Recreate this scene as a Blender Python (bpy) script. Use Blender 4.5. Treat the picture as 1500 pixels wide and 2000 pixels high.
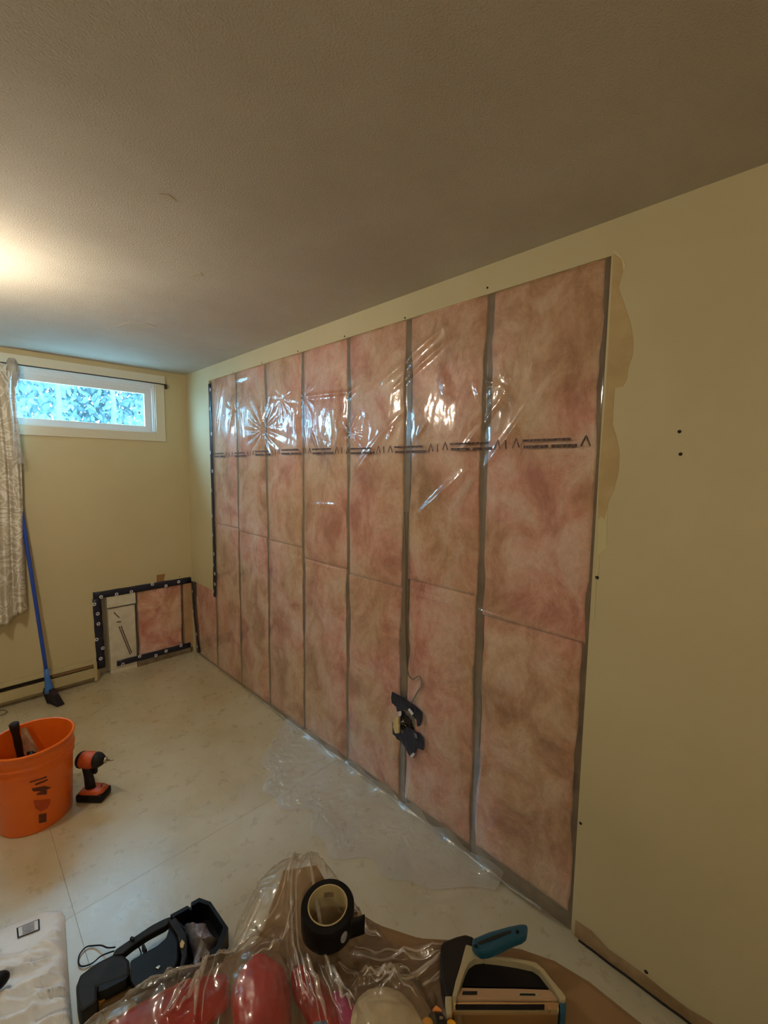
import bpy, bmesh, math, random
import numpy as np
from mathutils import Vector, Matrix

for o in list(bpy.data.objects):
    bpy.data.objects.remove(o)
S = bpy.context.scene
C = S.collection
PI = math.pi

# ------------------------------------------------------------------ camera
FPX = 856.36
CAM = np.array([-1.471, -3.830, 1.636])
YAW, PITCH, ROLL = 0.786, -0.099, 0.012
_F = np.array([math.sin(YAW)*math.cos(PITCH), math.cos(YAW)*math.cos(PITCH), math.sin(PITCH)])
_R0 = np.array([math.cos(YAW), -math.sin(YAW), 0.0]); _U0 = np.cross(_R0, _F)
_R = _R0*math.cos(ROLL)+_U0*math.sin(ROLL); _U = -_R0*math.sin(ROLL)+_U0*math.cos(ROLL)
cam = bpy.data.cameras.new('camera'); cam.sensor_fit = 'VERTICAL'; cam.sensor_height = 36.0
cam.lens = 36.0*FPX/2000.0; cam.clip_start = 0.02; cam.clip_end = 200
cob = bpy.data.objects.new('camera', cam); C.objects.link(cob)
M = Matrix(((_R[0], _U[0], -_F[0], CAM[0]), (_R[1], _U[1], -_F[1], CAM[1]), (_R[2], _U[2], -_F[2], CAM[2]), (0, 0, 0, 1)))
cob.matrix_world = M
S.camera = cob

# ------------------------------------------------------------------ light
S.view_settings.view_transform = 'Standard'; S.view_settings.look = 'None'
S.view_settings.exposure = 0.0; S.view_settings.gamma = 1.0
S.view_settings.use_curve_mapping = False
LAMP = (-1.53, -1.56, 2.13)
LAMP_E = 46.0          # bulb of the ceiling lamp, warm
FILL_LAMP_E = 50.0         # added fill lamp, unseen behind the camera
SKY_E = 30.0
w = bpy.data.worlds.new('world'); S.world = w; w.use_nodes = True
nt = w.node_tree; nt.nodes.clear()
wo = nt.nodes.new('ShaderNodeOutputWorld'); bg = nt.nodes.new('ShaderNodeBackground')
bg.inputs['Color'].default_value = (0.62, 0.85, 1.0, 1); bg.inputs['Strength'].default_value = SKY_E
nt.links.new(bg.outputs[0], wo.inputs[0])
# the window lets daylight in: a light portal only guides sampling, it gives no light
pl = bpy.data.lights.new('window_portal', 'AREA'); pl.shape = 'RECTANGLE'; pl.size = 1.8; pl.size_y = 0.4
try: pl.cycles.is_portal = True
except Exception: pass
po = bpy.data.objects.new('window_portal', pl); C.objects.link(po)
po.location = (-1.05, 0.16, 2.08); po.rotation_euler = (-PI/2, 0, 0)
S.cycles.max_bounces = 10; S.cycles.transparent_max_bounces = 24
S.cycles.sample_clamp_indirect = 6.0
S.cycles.use_denoising = True

# ------------------------------------------------------------------ helpers
def ray(x, y): return _F + _R*(x-750)/FPX - _U*(y-1000)/FPX
def PZ(x, y, z=0.0): d = ray(x, y); t = (z-CAM[2])/d[2]; return CAM+d*t
def PX(x, y, X=0.0): d = ray(x, y); t = (X-CAM[0])/d[0]; return CAM+d*t
def PY(x, y, Y=0.0): d = ray(x, y); t = (Y-CAM[1])/d[1]; return CAM+d*t

def hsh(i, j, k, seed):
    n = (i*374761393 + j*668265263 + k*2147483647 + seed*974634777) & 0xffffffff
    n = ((n ^ (n >> 13))*1274126177) & 0xffffffff
    return ((n ^ (n >> 16)) & 0xffff)/65535.0
def noise(x, y, z=0.0, seed=0):
    x, y, z = np.broadcast_arrays(np.asarray(x, float), np.asarray(y, float), np.asarray(z, float))
    i, j, k = np.floor(x).astype(np.int64), np.floor(y).astype(np.int64), np.floor(z).astype(np.int64)
    u, v, q = x-i, y-j, z-k
    u = u*u*(3-2*u); v = v*v*(3-2*v); q = q*q*(3-2*q)
    r = 0
    for a in (0, 1):
        for b in (0, 1):
            for c in (0, 1):
                r = r + hsh(i+a, j+b, k+c, seed)*(u if a else 1-u)*(v if b else 1-v)*(q if c else 1-q)
    return r*2-1
def fbm(x, y, z=0.0, seed=0, oct=4):
    r = 0; a = 1; s = 0
    for o in range(oct):
        r = r + a*noise(np.asarray(x)*2**o, np.asarray(y)*2**o, np.asarray(z)*2**o, seed+o*17); s += a; a *= .5
    return r/s

def mesh(name, V, Fc, m=None, parent=None, smooth=True):
    me = bpy.data.meshes.new(name)
    me.from_pydata([tuple(map(float, v)) for v in V], [], Fc)
    me.update()
    if smooth:
        me.polygons.foreach_set('use_smooth', [True]*len(me.polygons))
    o = bpy.data.objects.new(name, me); C.objects.link(o)
    if m: me.materials.append(m)
    if parent: o.parent = parent
    return o
def fin(name, bm, m=None, parent=None, smooth=False):
    bmesh.ops.recalc_face_normals(bm, faces=bm.faces)
    me = bpy.data.meshes.new(name); bm.to_mesh(me); bm.free()
    if smooth: me.polygons.foreach_set('use_smooth', [True]*len(me.polygons))
    o = bpy.data.objects.new(name, me); C.objects.link(o)
    if m: me.materials.append(m)
    if parent: o.parent = parent
    return o
def bx(bm, a, b, bev=0.0, mat=None):
    a, b = Vector(a), Vector(b)
    r = bmesh.ops.create_cube(bm, size=1.0)
    vs = r['verts']
    for v in vs:
        v.co = Vector([(a[i]+b[i])/2+v.co[i]*abs(b[i]-a[i]) for i in range(3)])
        if mat: v.co = mat @ v.co
    if bev > 0:
        es = list({e for v in vs for e in v.link_edges})
        bmesh.ops.bevel(bm, geom=es, offset=bev, segments=2, affect='EDGES', profile=.6)
def tube(bm, pts, rad, n=8, cap=True):
    pts = [Vector(p) for p in pts]; rings = []
    if not hasattr(rad, '__len__'): rad = [rad]*len(pts)
    up = None
    for i, p in enumerate(pts):
        d = (pts[min(i+1, len(pts)-1)]-pts[max(i-1, 0)]).normalized()
        if up is None:
            up = d.orthogonal().normalized()
        up = (up-d*up.dot(d)).normalized(); s = d.cross(up)
        rings.append([bm.verts.new(p+(up*math.cos(2*PI*k/n)+s*math.sin(2*PI*k/n))*rad[i]) for k in range(n)])
    for a, b in zip(rings, rings[1:]):
        for k in range(n): bm.faces.new((a[k], a[(k+1) % n], b[(k+1) % n], b[k]))
    if cap:
        bm.faces.new(rings[0][::-1]); bm.faces.new(rings[-1])
def lathe(bm, prof, n=48, mat=None, close=False):
    rings = []
    for r, z in prof:
        rings.append([bm.verts.new((mat or Matrix.Identity(4)) @ Vector((r*math.cos(2*PI*k/n), r*math.sin(2*PI*k/n), z))) for k in range(n)])
    seq = list(zip(rings, rings[1:]))
    if close: seq.append((rings[-1], rings[0]))
    for a, b in seq:
        for k in range(n): bm.faces.new((a[k], a[(k+1) % n], b[(k+1) % n], b[k]))
    if not close:
        for r_, e in ((rings[0], prof[0]), (rings[-1], prof[-1])):
            if e[0] > 1e-5: bm.faces.new(r_)
def prism(bm, pts, z0, z1, bev=0.0, dz=None):
    """polygon of (x, y) lifted between z0 and z1"""
    lo = [bm.verts.new((p[0], p[1], z0)) for p in pts]
    hi = [bm.verts.new((p[0], p[1], z1+(dz[i] if dz else 0))) for i, p in enumerate(pts)]
    n = len(pts); fs = [bm.faces.new(lo[::-1]), bm.faces.new(hi)]
    for i in range(n): fs.append(bm.faces.new((lo[i], lo[(i+1) % n], hi[(i+1) % n], hi[i])))
    bmesh.ops.recalc_face_normals(bm, faces=fs)
    if bev > 0:
        bmesh.ops.bevel(bm, geom=[e for e in {e for f in fs for e in f.edges}], offset=bev, segments=2, affect='EDGES', profile=.6)
def smooth_path(q, k=5):
    q = [Vector(v) for v in q]; o = []
    for i in range(len(q)-1):
        a, b, c, d_ = q[max(0, i-1)], q[i], q[i+1], q[min(len(q)-1, i+2)]
        for j in range(k):
            t = j/k; o.append(.5*((2*b)+(c-a)*t+(2*a-5*b+4*c-d_)*t*t+(3*b-a-3*c+d_)*t**3))
    return o+[q[-1]]
def pxpoly(pts, z): return [tuple(PZ(x, y, z)[:2]) for x, y in pts]
def tag(o, label, cat, group=None, kind=None):
    o['label'] = label; o['category'] = cat
    if group: o['group'] = group
    if kind: o['kind'] = kind
    return o
def empty(name, loc, label, cat, group=None, rz=0):
    o = bpy.data.objects.new(name, None); C.objects.link(o); o.location = loc; o.rotation_euler = (0, 0, rz)
    o.empty_display_size = .05
    return tag(o, label, cat, group)
def keep(o, p):
    """parent o (built in world coordinates) to p"""
    o.parent = p; o.matrix_parent_inverse = Matrix.LocRotScale(p.location, p.rotation_euler, p.scale).inverted()
    return o
def struct(o): o['kind'] = 'structure'; return o

# ------------------------------------------------------------------ materials
def nodes(name):
    m = bpy.data.materials.new(name); m.use_nodes = True
    t = m.node_tree; b = t.nodes['Principled BSDF']
    return m, t, b
def N(t, kind, **kw):
    n = t.nodes.new(kind)
    for k, v in kw.items():
        if k in n.inputs: n.inputs[k].default_value = v
        else: setattr(n, k, v)
    return n
def lin(c): return tuple(((v/255)/12.92 if v/255 <= .04045 else ((v/255+.055)/1.055)**2.4) for v in c)+(1,)
def ramp(t, fac, stops):
    r = t.nodes.new('ShaderNodeValToRGB'); e = r.color_ramp.elements
    while len(e) < len(stops): e.new(.5)
    for i, (p, c) in enumerate(stops): e[i].position = p; e[i].color = c
    t.links.new(fac, r.inputs[0]); return r.outputs[0]
def mat(name, c, rough=.6, metal=0.0, c2=None, scale=20, bump=0.0, bscale=60, spec=.5, detail=4, stops=(.35, .65), coat=0, dist=.002, sheen=0):
    m, t, b = nodes(name)
    b.inputs['Roughness'].default_value = rough; b.inputs['Metallic'].default_value = metal
    b.inputs['Specular IOR Level'].default_value = spec
    if coat: b.inputs['Coat Weight'].default_value = coat; b.inputs['Coat Roughness'].default_value = .1
    if sheen: b.inputs['Sheen Weight'].default_value = sheen
    tc = N(t, 'ShaderNodeTexCoord')
    c = c if len(c) == 4 else tuple(c)+(1,)
    if c2:
        c2 = c2 if len(c2) == 4 else tuple(c2)+(1,)
        nz = N(t, 'ShaderNodeTexNoise', Scale=scale, Detail=detail, Roughness=.6)
        t.links.new(tc.outputs['Object'], nz.inputs['Vector'])
        t.links.new(ramp(t, nz.outputs['Fac'], [(stops[0], c), (stops[1], c2)]), b.inputs['Base Color'])
    else:
        b.inputs['Base Color'].default_value = c
    if bump:
        nz = N(t, 'ShaderNodeTexNoise', Scale=bscale, Detail=4, Roughness=.6)
        t.links.new(tc.outputs['Object'], nz.inputs['Vector'])
        bp = N(t, 'ShaderNodeBump', Strength=bump, Distance=dist)
        t.links.new(nz.outputs['Fac'], bp.inputs['Height']); t.links.new(bp.outputs[0], b.inputs['Normal'])
    return m
def film(name, veil=.05, base=.07, edge=.5, rough=.09, tint=(.97, .97, .97), veilc=(.8, .8, .8), bump=.12, bscale=25, aniso=(1, 1, 1), haze=.25):
    """clear polyethylene: mostly transparent, glossy, a thin milky veil"""
    m = bpy.data.materials.new(name); m.use_nodes = True; t = m.node_tree; t.nodes.clear()
    out = N(t, 'ShaderNodeOutputMaterial'); tr = N(t, 'ShaderNodeBsdfTransparent'); gl = N(t, 'ShaderNodeBsdfGlossy'); df = N(t, 'ShaderNodeBsdfDiffuse')
    tr.inputs[0].default_value = tint+(1,); df.inputs[0].default_value = veilc+(1,); gl.inputs['Roughness'].default_value = rough
    lw = N(t, 'ShaderNodeLayerWeight', Blend=.5)
    pw = N(t, 'ShaderNodeMath', operation='POWER'); pw.inputs[1].default_value = 2.5
    mu = N(t, 'ShaderNodeMath', operation='MULTIPLY_ADD'); mu.inputs[1].default_value = edge; mu.inputs[2].default_value = base
    m1 = N(t, 'ShaderNodeMixShader'); m1.inputs[0].default_value = veil; m2 = N(t, 'ShaderNodeMixShader')
    g2 = N(t, 'ShaderNodeBsdfGlossy'); g2.inputs['Roughness'].default_value = .34; m3 = N(t, 'ShaderNodeMixShader'); m3.inputs[0].default_value = haze
    tc = N(t, 'ShaderNodeTexCoord'); mp = N(t, 'ShaderNodeMapping'); mp.inputs['Scale'].default_value = aniso
    nz = N(t, 'ShaderNodeTexNoise', Scale=bscale, Detail=3, Roughness=.55)
    bp = N(t, 'ShaderNodeBump', Strength=bump, Distance=.004)
    L = t.links.new
    L(tc.outputs['Object'], mp.inputs[0]); L(mp.outputs[0], nz.inputs['Vector']); L(nz.outputs['Fac'], bp.inputs['Height'])
    L(bp.outputs[0], gl.inputs['Normal'])
    L(lw.outputs['Facing'], pw.inputs[0]); L(pw.outputs[0], mu.inputs[0]); L(mu.outputs[0], m2.inputs[0])
    L(tr.outputs[0], m1.inputs[1]); L(df.outputs[0], m1.inputs[2]); L(m1.outputs[0], m2.inputs[1]); L(gl.outputs[0], m3.inputs[1]); L(g2.outputs[0], m3.inputs[2]); L(m3.outputs[0], m2.inputs[2]); L(m2.outputs[0], out.inputs[0])
    return m

m_wall = mat('wall_paint', lin((203, 190, 152)), .62, c2=lin((196, 183, 144)), scale=1.5, bump=.15, bscale=180)
m_ceil = mat('popcorn_ceiling', lin((203, 194, 180)), .8, c2=lin((190, 180, 165)), scale=1.6, bump=.7, bscale=210, dist=.005, spec=.3)
m_trim = mat('trim_paint', lin((218, 212, 192)), .45, bump=.05, bscale=40)
m_white = mat('white_vinyl', lin((225, 228, 228)), .3)
m_wood = mat('stud_wood', lin((128, 104, 76)), .7, c2=lin((96, 76, 54)), scale=9, bump=.2, bscale=60)  # groove shade between the batts is put into this darker brown
m_plate = mat('plate_wood', lin((140, 122, 96)), .75, c2=lin((104, 88, 68)), scale=12, bump=.2, bscale=60)
m_paper = mat('torn_paper', lin((196, 172, 126)), .85, c2=lin((182, 157, 112)), scale=9)
m_plaster = mat('bare_plaster', lin((206, 196, 152)), .85)
m_dark = mat('dark_hole', lin((40, 32, 24)), .9)
m_glue = mat('glue_strip', lin((176, 148, 112)), .85, c2=lin((150, 122, 84)), scale=14, bump=.3, bscale=60)
m_navy = mat('navy_tape', lin((20, 24, 44)), .38, c2=lin((30, 34, 58)), scale=30, bump=.25, bscale=70)
m_print = mat('white_print', lin((215, 215, 220)), .6)
m_ink = mat('black_ink', lin((62, 46, 46)), .6, c2=lin((140, 108, 96)), scale=120, stops=(.45, .66))
m_foam = mat('white_foam_board', lin((232, 226, 206)), .7, c2=lin((214, 206, 184)), scale=12)
m_heat = mat('heater_enamel', lin((190, 176, 136)), .42)
m_black = mat('black_plastic', lin((14, 13, 14)), .42, spec=.18, c2=lin((24, 23, 24)), scale=30, bump=.1)
m_black2 = mat('charcoal_plastic', lin((30, 28, 28)), .5, spec=.18, c2=lin((42, 39, 37)), scale=20)
m_orange = mat('bucket_orange', lin((242, 116, 26)), .36, c2=lin((234, 106, 20)), scale=6, spec=.5)
m_orange_in = mat('drill_orange', lin((206, 92, 44)), .45, c2=lin((180, 76, 36)), scale=30)
m_steel = mat('steel', lin((205, 200, 185)), .25, metal=1.0, c2=lin((160, 150, 130)), scale=25)
m_chrome = mat('chrome', lin((220, 205, 170)), .14, metal=1.0)
m_blue = mat('blue_plastic', lin((36, 74, 176)), .4)
m_teal = mat('teal_plastic', lin((22, 74, 98)), .38)
m_rod = mat('bronze_rod', lin((46, 36, 28)), .35, metal=.6)
m_card = mat('brown_cardboard', lin((136, 106, 72)), .75, c2=lin((120, 92, 60)), scale=5, bump=.1, bscale=30)
m_tan = mat('tan_cardboard', lin((158, 128, 92)), .75)
m_red = mat('red_bag', lin((176, 6, 14)), .3, c2=lin((132, 2, 10)), scale=8, bump=.3, bscale=30)
m_mag = mat('magenta_bag', lin((178, 50, 110)), .4)
m_cream = mat('cream_cloth', lin((205, 190, 158)), .85, c2=lin((178, 160, 126)), scale=18, bump=.5, bscale=40)
m_yel = mat('yellow_rubber', lin((232, 160, 20)), .45)
m_grey = mat('cream_metal', lin((178, 168, 138)), .35, metal=.3)
m_pinkmetal = mat('brushed_bar', lin((190, 160, 130)), .4, metal=.5)
m_sack = mat('white_sack', lin((240, 242, 246)), .45, c2=lin((222, 218, 212)), scale=5, bump=.5, bscale=22, stops=(.5, .8))
m_bare = mat('grey_print', lin((168, 168, 176)), .6, c2=lin((130, 130, 140)), scale=90)
m_corebrown = mat('cardboard_core', lin((176, 160, 118)), .7)
m_clear = film('clear_bag', veil=.05, base=.09, edge=.55, rough=.12, bump=.35, bscale=14, veilc=(.62, .55, .47))
m_clear2 = film('clear_pouch', veil=.25, base=.14, edge=.55, rough=.1, bump=.5, bscale=30, veilc=(.7, .7, .74))
m_poly = film('vapour_barrier', veil=.07, base=.12, edge=.62, rough=.085, bump=.16, bscale=22, veilc=(.85, .78, .72))
m_flap = film('floor_film', veil=.20, base=.10, edge=.5, rough=.12, bump=.8, bscale=34, tint=(1, 1, 1), veilc=(.95, .95, .95))

def batt_mat():
    m, t, b = nodes('pink_fiberglass')
    b.inputs['Roughness'].default_value = .95; b.inputs['Specular IOR Level'].default_value = .1
    b.inputs['Sheen Weight'].default_value = .3
    tc = N(t, 'ShaderNodeTexCoord'); L = t.links.new
    mp = N(t, 'ShaderNodeMapping'); mp.inputs['Scale'].default_value = (1, 1, .8); L(tc.outputs['Object'], mp.inputs[0])
    n1 = N(t, 'ShaderNodeTexNoise', Scale=6.0, Detail=9, Roughness=.62, Distortion=.45); L(mp.outputs[0], n1.inputs['Vector'])
    n2 = N(t, 'ShaderNodeTexNoise', Scale=2.1, Detail=3, Roughness=.5); L(tc.outputs['Object'], n2.inputs['Vector'])
    n3 = N(t, 'ShaderNodeTexNoise', Scale=46, Detail=6, Roughness=.75, Distortion=.5); L(mp.outputs[0], n3.inputs['Vector'])
    a = ramp(t, n1.outputs['Fac'], [(.34, lin((204, 126, 108))), (.49, lin((240, 178, 158))), (.62, lin((250, 214, 198)))])
    bb = ramp(t, n1.outputs['Fac'], [(.34, lin((180, 130, 90))), (.49, lin((222, 174, 134))), (.62, lin((240, 206, 172)))])
    mx = N(t, 'ShaderNodeMix', data_type='RGBA'); L(ramp(t, n2.outputs['Fac'], [(.42, (0, 0, 0, 1)), (.6, (1, 1, 1, 1))]), mx.inputs['Factor']); L(a, mx.inputs[6]); L(bb, mx.inputs[7])
    m2 = N(t, 'ShaderNodeMix', data_type='RGBA', blend_type='MULTIPLY'); m2.inputs['Factor'].default_value = .55
    L(mx.outputs[2], m2.inputs[6]); L(ramp(t, n3.outputs['Fac'], [(.3, (.62, .55, .5, 1)), (.6, (1, 1, 1, 1))]), m2.inputs[7])  # fibre mottling, contrast raised to stand in for shading of the relief
    rd = N(t, 'ShaderNodeTexNoise', Scale=7.5, Detail=7, Roughness=.55, Distortion=.9); rd.noise_type = 'RIDGED_MULTIFRACTAL'; L(mp.outputs[0], rd.inputs['Vector'])
    fm = N(t, 'ShaderNodeMix', data_type='RGBA'); L(m2.outputs[2], fm.inputs[6]); fm.inputs[7].default_value = lin((250, 226, 206))
    fr_ = ramp(t, rd.outputs['Fac'], [(.35, (0, 0, 0, 1)), (.85, (.62, .62, .62, 1))]); L(fr_, fm.inputs['Factor'])  # pale fibres, strengthened to put lit ridges of the relief into the colour
    L(fm.outputs[2], b.inputs['Base Color'])
    b0 = N(t, 'ShaderNodeBump', Strength=.85, Distance=.010); L(rd.outputs['Fac'], b0.inputs['Height'])
    bp = N(t, 'ShaderNodeBump', Strength=.9, Distance=.03); L(n1.outputs['Fac'], bp.inputs['Height']); L(b0.outputs[0], bp.inputs['Normal'])
    b2 = N(t, 'ShaderNodeBump', Strength=.4, Distance=.003); L(n3.outputs['Fac'], b2.inputs['Height']); L(bp.outputs[0], b2.inputs['Normal'])
    L(b2.outputs[0], b.inputs['Normal'])
    return m
m_batt = batt_mat()
def floor_mat():
    m, t, b = nodes('dusty_vinyl_floor')
    L = t.links.new; tc = N(t, 'ShaderNodeTexCoord')
    n1 = N(t, 'ShaderNodeTexNoise', Scale=1.6, Detail=6, Roughness=.62); L(tc.outputs['Object'], n1.inputs['Vector'])
    n2 = N(t, 'ShaderNodeTexNoise', Scale=14, Detail=8, Roughness=.7); L(tc.outputs['Object'], n2.inputs['Vector'])
    n3 = N(t, 'ShaderNodeTexNoise', Scale=60, Detail=4, Roughness=.7); L(tc.outputs['Object'], n3.inputs['Vector'])
    mp = N(t, 'ShaderNodeMapping'); mp.inputs['Scale'].default_value = (9, 1.4, 1); mp.inputs['Rotation'].default_value = (0, 0, .5); L(tc.outputs['Object'], mp.inputs[0])
    n4 = N(t, 'ShaderNodeTexNoise', Scale=3, Detail=8, Roughness=.75); L(mp.outputs[0], n4.inputs['Vector'])
    a = ramp(t, n1.outputs['Fac'], [(.3, lin((182, 164, 124))), (.55, lin((200, 190, 162))), (.75, lin((208, 203, 184)))])
    mx = N(t, 'ShaderNodeMix', data_type='RGBA', blend_type='MULTIPLY'); mx.inputs['Factor'].default_value = .16
    L(a, mx.inputs[6]); L(ramp(t, n2.outputs['Fac'], [(.3, (.80, .77, .70, 1)), (.55, (1, 1, 1, 1))]), mx.inputs[7])
    m2 = N(t, 'ShaderNodeMix', data_type='RGBA', blend_type='MULTIPLY'); m2.inputs['Factor'].default_value = .5
    L(mx.outputs[2], m2.inputs[6]); L(ramp(t, n4.outputs['Fac'], [(.30, (.78, .74, .68, 1)), (.42, (1, 1, 1, 1))]), m2.inputs[7])
    L(m2.outputs[2], b.inputs['Base Color'])
    rr = ramp(t, n2.outputs['Fac'], [(.3, (.26,)*3+(1,)), (.7, (.31,)*3+(1,))]); L(rr, b.inputs['Roughness']); b.inputs['Specular IOR Level'].default_value = 1.0
    bp = N(t, 'ShaderNodeBump', Strength=.25, Distance=.003); L(n2.outputs['Fac'], bp.inputs['Height'])
    b2 = N(t, 'ShaderNodeBump', Strength=.12, Distance=.001); L(n3.outputs['Fac'], b2.inputs['Height']); L(bp.outputs[0], b2.inputs['Normal']); L(b2.outputs[0], b.inputs['Normal'])
    return m
m_floor = floor_mat()
def curtain_mat():
    m, t, b = nodes('damask_curtain'); L = t.links.new
    b.inputs['Roughness'].default_value = .45
    tc = N(t, 'ShaderNodeTexCoord'); mp = N(t, 'ShaderNodeMapping'); mp.inputs['Scale'].default_value = (1, .2, 1); L(tc.outputs['Object'], mp.inputs[0])
    n1 = N(t, 'ShaderNodeTexNoise', Scale=9, Detail=1, Roughness=.4, Distortion=3.0); L(mp.outputs[0], n1.inputs['Vector'])
    L(ramp(t, n1.outputs['Fac'], [(.42, lin((196, 186, 168))), (.45, lin((234, 230, 220))), (.53, lin((234, 230, 220))), (.56, lin((204, 194, 176)))]), b.inputs['Base Color'])
    return m
m_curt = curtain_mat()
def emis(name, c, e):
    m = bpy.data.materials.new(name); m.use_nodes = True; t = m.node_tree; t.nodes.clear()
    out = N(t, 'ShaderNodeOutputMaterial'); em = N(t, 'ShaderNodeEmission', Strength=e); em.inputs[0].default_value = c+(1,)
    t.links.new(em.outputs[0], out.inputs[0]); return m
def glass_mat():
    m = film('window_glass', veil=0.0, base=.05, edge=.4, rough=.02, tint=(.64, .83, .93), bump=0, haze=0)
    return m
m_glass = glass_mat()

# ------------------------------------------------------------------ room shell
H = 2.39
XL, YB = -3.6, -5.6
def slab(bm, u0, u1, v0, v1, holes, place):
    us = sorted({u0, u1}|{h[0] for h in holes}|{h[1] for h in holes}); vs = sorted({v0, v1}|{h[2] for h in holes}|{h[3] for h in holes})
    us = [u for u in us if u0 <= u <= u1]; vs = [v for v in vs if v0 <= v <= v1]
    for a, b in zip(us, us[1:]):
        for c, d in zip(vs, vs[1:]):
            mu, mv = (a+b)/2, (c+d)/2
            if any(h[0] < mu < h[1] and h[2] < mv < h[3] for h in holes): continue
            place(bm, a, b, c, d)
WIN = (-1.95, -.245, 1.90, 2.285)       # opening x0 x1 z0 z1
PAN = (-.715, -.003, .0, .655)
OP1 = (-3.322, -.452, 0.0, 2.286)       # opening in the right wall, y0 y1 z0 z1
OP2 = (-.452, -.014, 0.0, .645)
OUT = .17
bm = bmesh.new()
slab(bm, XL, .16, 0, H, [WIN, PAN], lambda b, a, c, e, f: bx(b, (a, 0, e), (c, .013, f)))
slab(bm, XL, .16, 0, H, [WIN, PAN], lambda b, a, c, e, f: bx(b, (a, .013, e), (c, .10, f)))
slab(bm, XL, .16, 0, H, [WIN], lambda b, a, c, e, f: bx(b, (a, .10, e), (c, OUT, f)))
wall_back = struct(fin('wall_back', bm, m_wall))
bm = bmesh.new()
slab(bm, YB, 0, 0, H, [OP1, OP2], lambda b, a, c, e, f: bx(b, (0, a, e), (.0128, c, f)))
bx(bm, (.0128, YB, 0), (.11, OP1[0]-.04, H)); bx(bm, (.11, YB, 0), (.16, 0, H))
wall_right = struct(fin('wall_right', bm, m_wall))
bm = bmesh.new(); bx(bm, (XL-.1, YB-.1, 0), (XL, OUT, H)); struct(fin('wall_left', bm, m_wall))
bm = bmesh.new(); bx(bm, (XL, YB-.1, 0), (.16, YB, H)); struct(fin('wall_front', bm, m_wall))
bm = bmesh.new(); bx(bm, (XL-.1, YB-.1, H), (.16, OUT, H+.06)); ceiling = struct(fin('ceiling', bm, m_ceil))
bm = bmesh.new(); bx(bm, (XL-.1, YB-.1, -.06), (.16, OUT, -.004)); floor = struct(fin('floor', bm, mat('subfloor', lin((140, 124, 98)), .9)))
g = .0005
for x0, x1 in ((XL, -2.45), (-2.45, -1.233), (-1.233, .11)):
    for y0, y1 in ((YB, -4.46), (-4.46, -2.02), (-2.02, .10)):
        bm = bmesh.new(); bx(bm, (x0+g, y0+g, -.004), (x1-g, y1-g, 0)); fin('floor_panel', bm, m_floor, floor)

# framing seen through the film: studs, plates (parts of the wall)
B = .4064; Y0 = -.865
studs = [-.036, Y0+B, Y0, Y0-B, Y0-2*B, Y0-3*B, Y0-4*B, Y0-5*B, -3.305]
for y in studs:
    bm = bmesh.new(); bx(bm, (.0135, y-.019, .071), (.10, y+.019, H-.05), .001); fin('stud', bm, m_wood, wall_right)
bm = bmesh.new(); bx(bm, (.0135, -3.34, .001), (.10, -.012, .0705), .001); fin('bottom_plate', bm, m_plate, wall_right)
bm = bmesh.new(); bx(bm, (.0135, -3.34, 2.345), (.10, -.012, 2.38), .001); fin('top_plate', bm, m_wood, wall_right)

# torn paint beside the opening, screw heads, glue line where the baseboard was
def wallpoly(name, pts, m, th, X=0.0, conv=None):
    bm = bmesh.new()
    q = [PX(x, y, X) for x, y in pts] if conv is None else conv
    a = [bm.verts.new((X-th, p[1], p[2])) for p in q]; b = [bm.verts.new((X-.0001, p[1], p[2])) for p in q]
    n = len(q)
    bm.faces.new(a); bm.faces.new(b[::-1])
    for i in range(n): bm.faces.new((a[i], a[(i+1) % n], b[(i+1) % n], b[i]))
    return fin(name, bm, m, wall_right)
Z5 = lambda P: [(1080+x/2.564, 470+y/2.564) for x, y in P]
wallpoly('torn_patch', Z5([(303, 62), (345, 95), (358, 135), (340, 190), (328, 235), (360, 330), (390, 420), (402, 500), (400, 570), (375, 640), (372, 690), (350, 730), (310, 738),
    (303, 830), (298, 920), (320, 990), (333, 1060), (330, 1150), (305, 1250), (275, 1310), (272, 1350), (258, 1392), (240, 1378), (225, 1396), (228, 1200), (262, 800), (285, 400)]), m_paper, .0008)
wallpoly('bare_patch', Z5([(229, 1398), (245, 1385), (258, 1396), (272, 1340), (270, 1450), (268, 1540), (240, 1560), (222, 1580)]), m_plaster, .001)
wallpoly('bare_patch', Z5([(226, 1585), (234, 1600), (216, 1720), (206, 1900), (198, 1900), (212, 1700)]), m_plaster, .001)
wallpoly('bare_patch', Z5([(298, 50), (312, 52), (330, 68), (352, 96), (366, 125), (355, 160), (345, 95), (303, 60)]), m_plaster, .0012)
for x, y, r in ((1327, 843, .005), (1329, 887, .005), (952, 562, .004), (791, 621, .004), (673, 657, .004), (582, 686, .004), (511, 709, .004), (1166, 1128, .006), (1134, 1608, .005), (1262, 1898, .006), (455, 727, .003)):
    p = PX(x, y, 0); bm = bmesh.new()
    lathe(bm, [(r*.5, -.0003), (r, .0), (r*.9, .0016), (r*.4, .001)], 10, Matrix.Translation((0.0, p[1], p[2])) @ Matrix.Rotation(-PI/2, 4, 'Y'))
    fin('screw_head', bm, m_dark, wall_right, True)
rg = random.Random(3); n = 40; V = []; Fc = []
for i in range(n+1):
    y = -3.335-2.2*i/n; zt = .052+.006*rg.uniform(-1, 1)+(.02 if i < 2 else 0)
    V += [(-.0012, y, .006), (-.0016, y, zt*.6), (-.0012, y, zt)]
for i in range(n):
    for j in range(2): a = i*3+j; Fc.append((a, a+1, a+4, a+3))
mesh('glue_strip', V, Fc, m_glue, wall_right)
bm = bmesh.new(); tube(bm, [(-.003, -3.35-.05*i, .0035+.0015*math.sin(i*2.3)) for i in range(12)], .0035, 6); fin('floor_gap', bm, m_dark, wall_right)
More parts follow.
